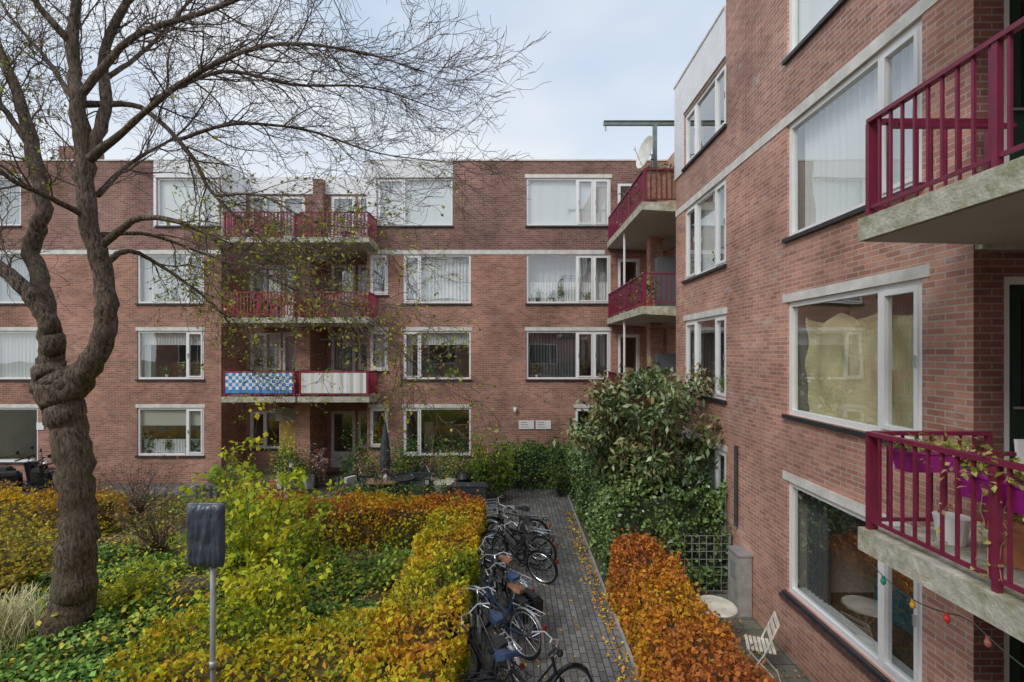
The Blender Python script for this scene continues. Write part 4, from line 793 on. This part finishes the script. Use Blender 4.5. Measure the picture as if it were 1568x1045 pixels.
b=B(); b.box(-.45,.45,-.3,.3,.66,.70,wood); [b.box(x-.02,x+.02,y-.02,y+.02,.01,.659,anth) for x in(-.4,.4) for y in(-.25,.25)]; b.lathe((.1,0,.701),[(.05,0),(.07,.12),(.04,.2)],white,10); b.lathe((-.2,.1,.701),[(.03,0),(.03,.16),(.012,.24)],green,8); o=b.obj('garden_table'); o.location=(-4.0,14.9,0)
def pot(x,y,s,m,stops,zz=.006):
    q=empty('potted_plant'); b=B(); b.lathe((x,y,zz),[(.7*s*.2,0),(.2*s,.35*s),(.22*s,.4*s),(.2*s,.4*s)],m,12); b.obj('pot',q)
    n=int(170*s); p=rng.normal(size=(n,3))*np.array([.16*s,.16*s,.24*s])+np.array([x,y,zz+.8*s]); leaves('leaves',p,.07,pal(rng.random(n),stops),leafm,q)
random.seed(5)
for k in range(34):
    x=random.uniform(-8.0,-1.0); y=random.uniform(14.9,16.9)
    if -6.7<x<-5.6 and y<16: continue
    pot(x,y,random.uniform(.8,1.8),random.choice([terra,anth,creamp,white,anth,anth]),random.choice([GRN,FLW,YG,GRN]))
def lantern(x,y,h):
    b=B(); b.tube([(x,y,0.005),(x,y,h)],.02,anth,6); b.box(x-.07,x+.07,y-.07,y+.07,h,h+.02,anth); b.box(x-.05,x+.05,y-.05,y+.05,h+.021,h+.18,c_cream); b.box(x-.08,x+.08,y-.08,y+.08,h+.181,h+.2,anth); b.obj('garden_lantern')
lantern(-4.7,14.75,.5); lantern(-6.8,14.9,1.1); lantern(-2.6,14.8,.6)
b=B(); b.lathe((-1.5,15.1,.75),[(.02,-.25),(.2,-.15),(.27,0),(.2,.15),(.04,.22)],gblack,16); [b.tube([(-1.5,15.1,.6),(-1.5+.3*math.cos(a),15.1+.3*math.sin(a),.005)],.012,steel,6) for a in (0,2.1,4.2)]; b.obj('kettle_barbecue')
for (x,y,h,c) in ((-7.2,15.8,1.9,GRN),(-5.5,16.7,1.5,GRN),(-1.6,16.8,1.3,GRN),(-8.4,15.0,1.4,YG),(-9.3,16,1.6,[(.2,.24,.06),(.5,.38,.1)]),(1.5,15.6,1.6,GRN),(-15,14.3,.8,[(.36,.2,.1),(.5,.38,.1)]),(-6.7,16.6,1.7,FLW),(-3.3,16.9,1.3,GRN),(-7.9,16.6,1.8,GRN)): sapling('garden_shrub',x,y,h,.5,1100,c,.08,16)
b=B()
for i in range(14): b.box(-8.9+i*.2,-8.84+i*.2,13.6,13.62,.02,.9,anth)
b.box(-8.9,-6.1,13.621,13.64,.75,.8,anth); b.box(-8.9,-6.1,13.621,13.64,.25,.3,anth); b.obj('picket_fence')
def scooter(x,y,rot):
    b=B()
    for cx in (-.62,.62): b.ring((cx,0,.24),.19,.06,black,20,8); b.tube([(cx,-.04,.24),(cx,.04,.24)],.1,steel,12)
    b.hexa([(-.85,-.13,.36),(-.15,-.17,.28),(-.15,.17,.28),(-.85,.13,.36),(-.92,-.10,.66),(-.15,-.14,.68),(-.15,.14,.68),(-.92,.10,.66)],gblack); b.box(-.2,.42,-.15,.15,.22,.30,gblack)
    b.hexa([(.36,-.2,.28),(.46,-.2,.28),(.46,.2,.28),(.36,.2,.28),(.26,-.16,.92),(.36,-.14,.92),(.36,.14,.92),(.26,.16,.92)],gblack)
    b.hexa([(.42,-.07,.42),(.82,-.07,.36),(.82,.07,.36),(.42,.07,.42),(.42,-.07,.5),(.8,-.07,.45),(.8,.07,.45),(.42,.07,.5)],gblack)
    b.hexa([(-.85,-.12,.68),(-.18,-.13,.69),(-.18,.13,.69),(-.85,.12,.68),(-.8,-.11,.77),(-.22,-.11,.76),(-.22,.11,.76),(-.8,.11,.77)],black)
    b.tube([(.62,0,.24),(.42,0,.7),(.30,0,1.0)],.03,gblack,8); b.tube([(.18,-.33,1.02),(.3,-.15,1.05),(.3,.15,1.05),(.18,.33,1.02)],.02,black,8); b.lathe((.38,0,.93),[(.05,-.05),(.08,0),(.05,.06)],steel,12)
    for s_ in(-1,1): b.tube([(.25,.2*s_,1.05),(.22,.26*s_,1.22)],.007,black,5); b.box(.2,.22,.26*s_-.05,.26*s_+.05,1.2,1.28,black)
    o=b.obj('motor_scooter'); o.location=(x,y,.012); o.scale=(1.15,1.15,1.15); o.rotation_euler=(r(5),0,rot)
scooter(-15.5,15.5,r(30)); scooter(-14.6,15.6,r(-15)); scooter(-16.3,16.0,r(10))

# ---------------------------------------------------------------- camera, light, world
cam=bpy.data.cameras.new('camera'); co=bpy.data.objects.new('camera',cam); S.collection.objects.link(co); co.location=(0,0,EYE); co.rotation_euler=(math.pi/2,0,0)
cam.sensor_width=36; cam.lens=36*F/1568; cam.shift_y=.0112; cam.clip_end=1000; cam.clip_start=.05; S.camera=co
el=42
s=bpy.data.lights.new('sun','SUN'); s.energy=1.5; s.angle=r(20); s.color=(1,.97,.92); so=bpy.data.objects.new('sun',s); S.collection.objects.link(so)
dirv=Vector((-math.cos(r(el))*math.sin(r(40)),-math.cos(r(el))*math.cos(r(40)),math.sin(r(el)))); so.rotation_euler=dirv.to_track_quat('Z','Y').to_euler()
w=bpy.data.worlds.new('World'); S.world=w; w.use_nodes=True; nt=w.node_tree; L=nt.links.new; bg=nt.nodes['Background']
sk=N(nt,'ShaderNodeTexSky',sky_type='NISHITA'); sk.sun_disc=False; sk.sun_elevation=r(el); sk.sun_rotation=math.atan2(dirv.x,dirv.y); sk.air_density=1.2; sk.dust_density=1.0
hzx=N(nt,'ShaderNodeMix',data_type='RGBA'); hzx.inputs['Factor'].default_value=.75; L(sk.outputs[0],hzx.inputs[6]); hzx.inputs[7].default_value=(4.2,5.1,6.3,1)
tc=N(nt,'ShaderNodeTexCoord'); mp=N(nt,'ShaderNodeMapping'); mp.inputs['Scale'].default_value=(1,1,2.4); mp.inputs['Rotation'].default_value=(0,.3,.3); L(tc.outputs['Generated'],mp.inputs[0])
no=N(nt,'ShaderNodeTexNoise'); no.inputs['Scale'].default_value=1.7; no.inputs['Detail'].default_value=3; no.inputs['Roughness'].default_value=.45; L(mp.outputs[0],no.inputs['Vector'])
mr=N(nt,'ShaderNodeMapRange'); mr.interpolation_type='SMOOTHSTEP'; mr.inputs['From Min'].default_value=.36; mr.inputs['From Max'].default_value=.70; mr.inputs['To Min'].default_value=.05; mr.inputs['To Max'].default_value=.85; L(no.outputs['Fac'],mr.inputs['Value'])
sp=N(nt,'ShaderNodeSeparateXYZ'); L(tc.outputs['Generated'],sp.inputs[0]); hz=N(nt,'ShaderNodeMapRange'); hz.inputs['From Min'].default_value=.24; hz.inputs['From Max'].default_value=.52; hz.inputs['To Min'].default_value=.9; hz.inputs['To Max'].default_value=0; L(sp.outputs[2],hz.inputs['Value'])
mxm=N(nt,'ShaderNodeMath',operation='MAXIMUM'); L(mr.outputs[0],mxm.inputs[0]); L(hz.outputs[0],mxm.inputs[1])
mx=N(nt,'ShaderNodeMix',data_type='RGBA'); L(mxm.outputs[0],mx.inputs['Factor']); L(hzx.outputs[2],mx.inputs[6]); mx.inputs[7].default_value=(6.1,6.3,6.5,1)
L(mx.outputs[2],bg.inputs[0]); bg.inputs[1].default_value=.15
w.cycles.sampling_method='MANUAL'; w.cycles.sample_map_resolution=256
S.view_settings.view_transform='Standard'; S.view_settings.look='None'; S.view_settings.exposure=0
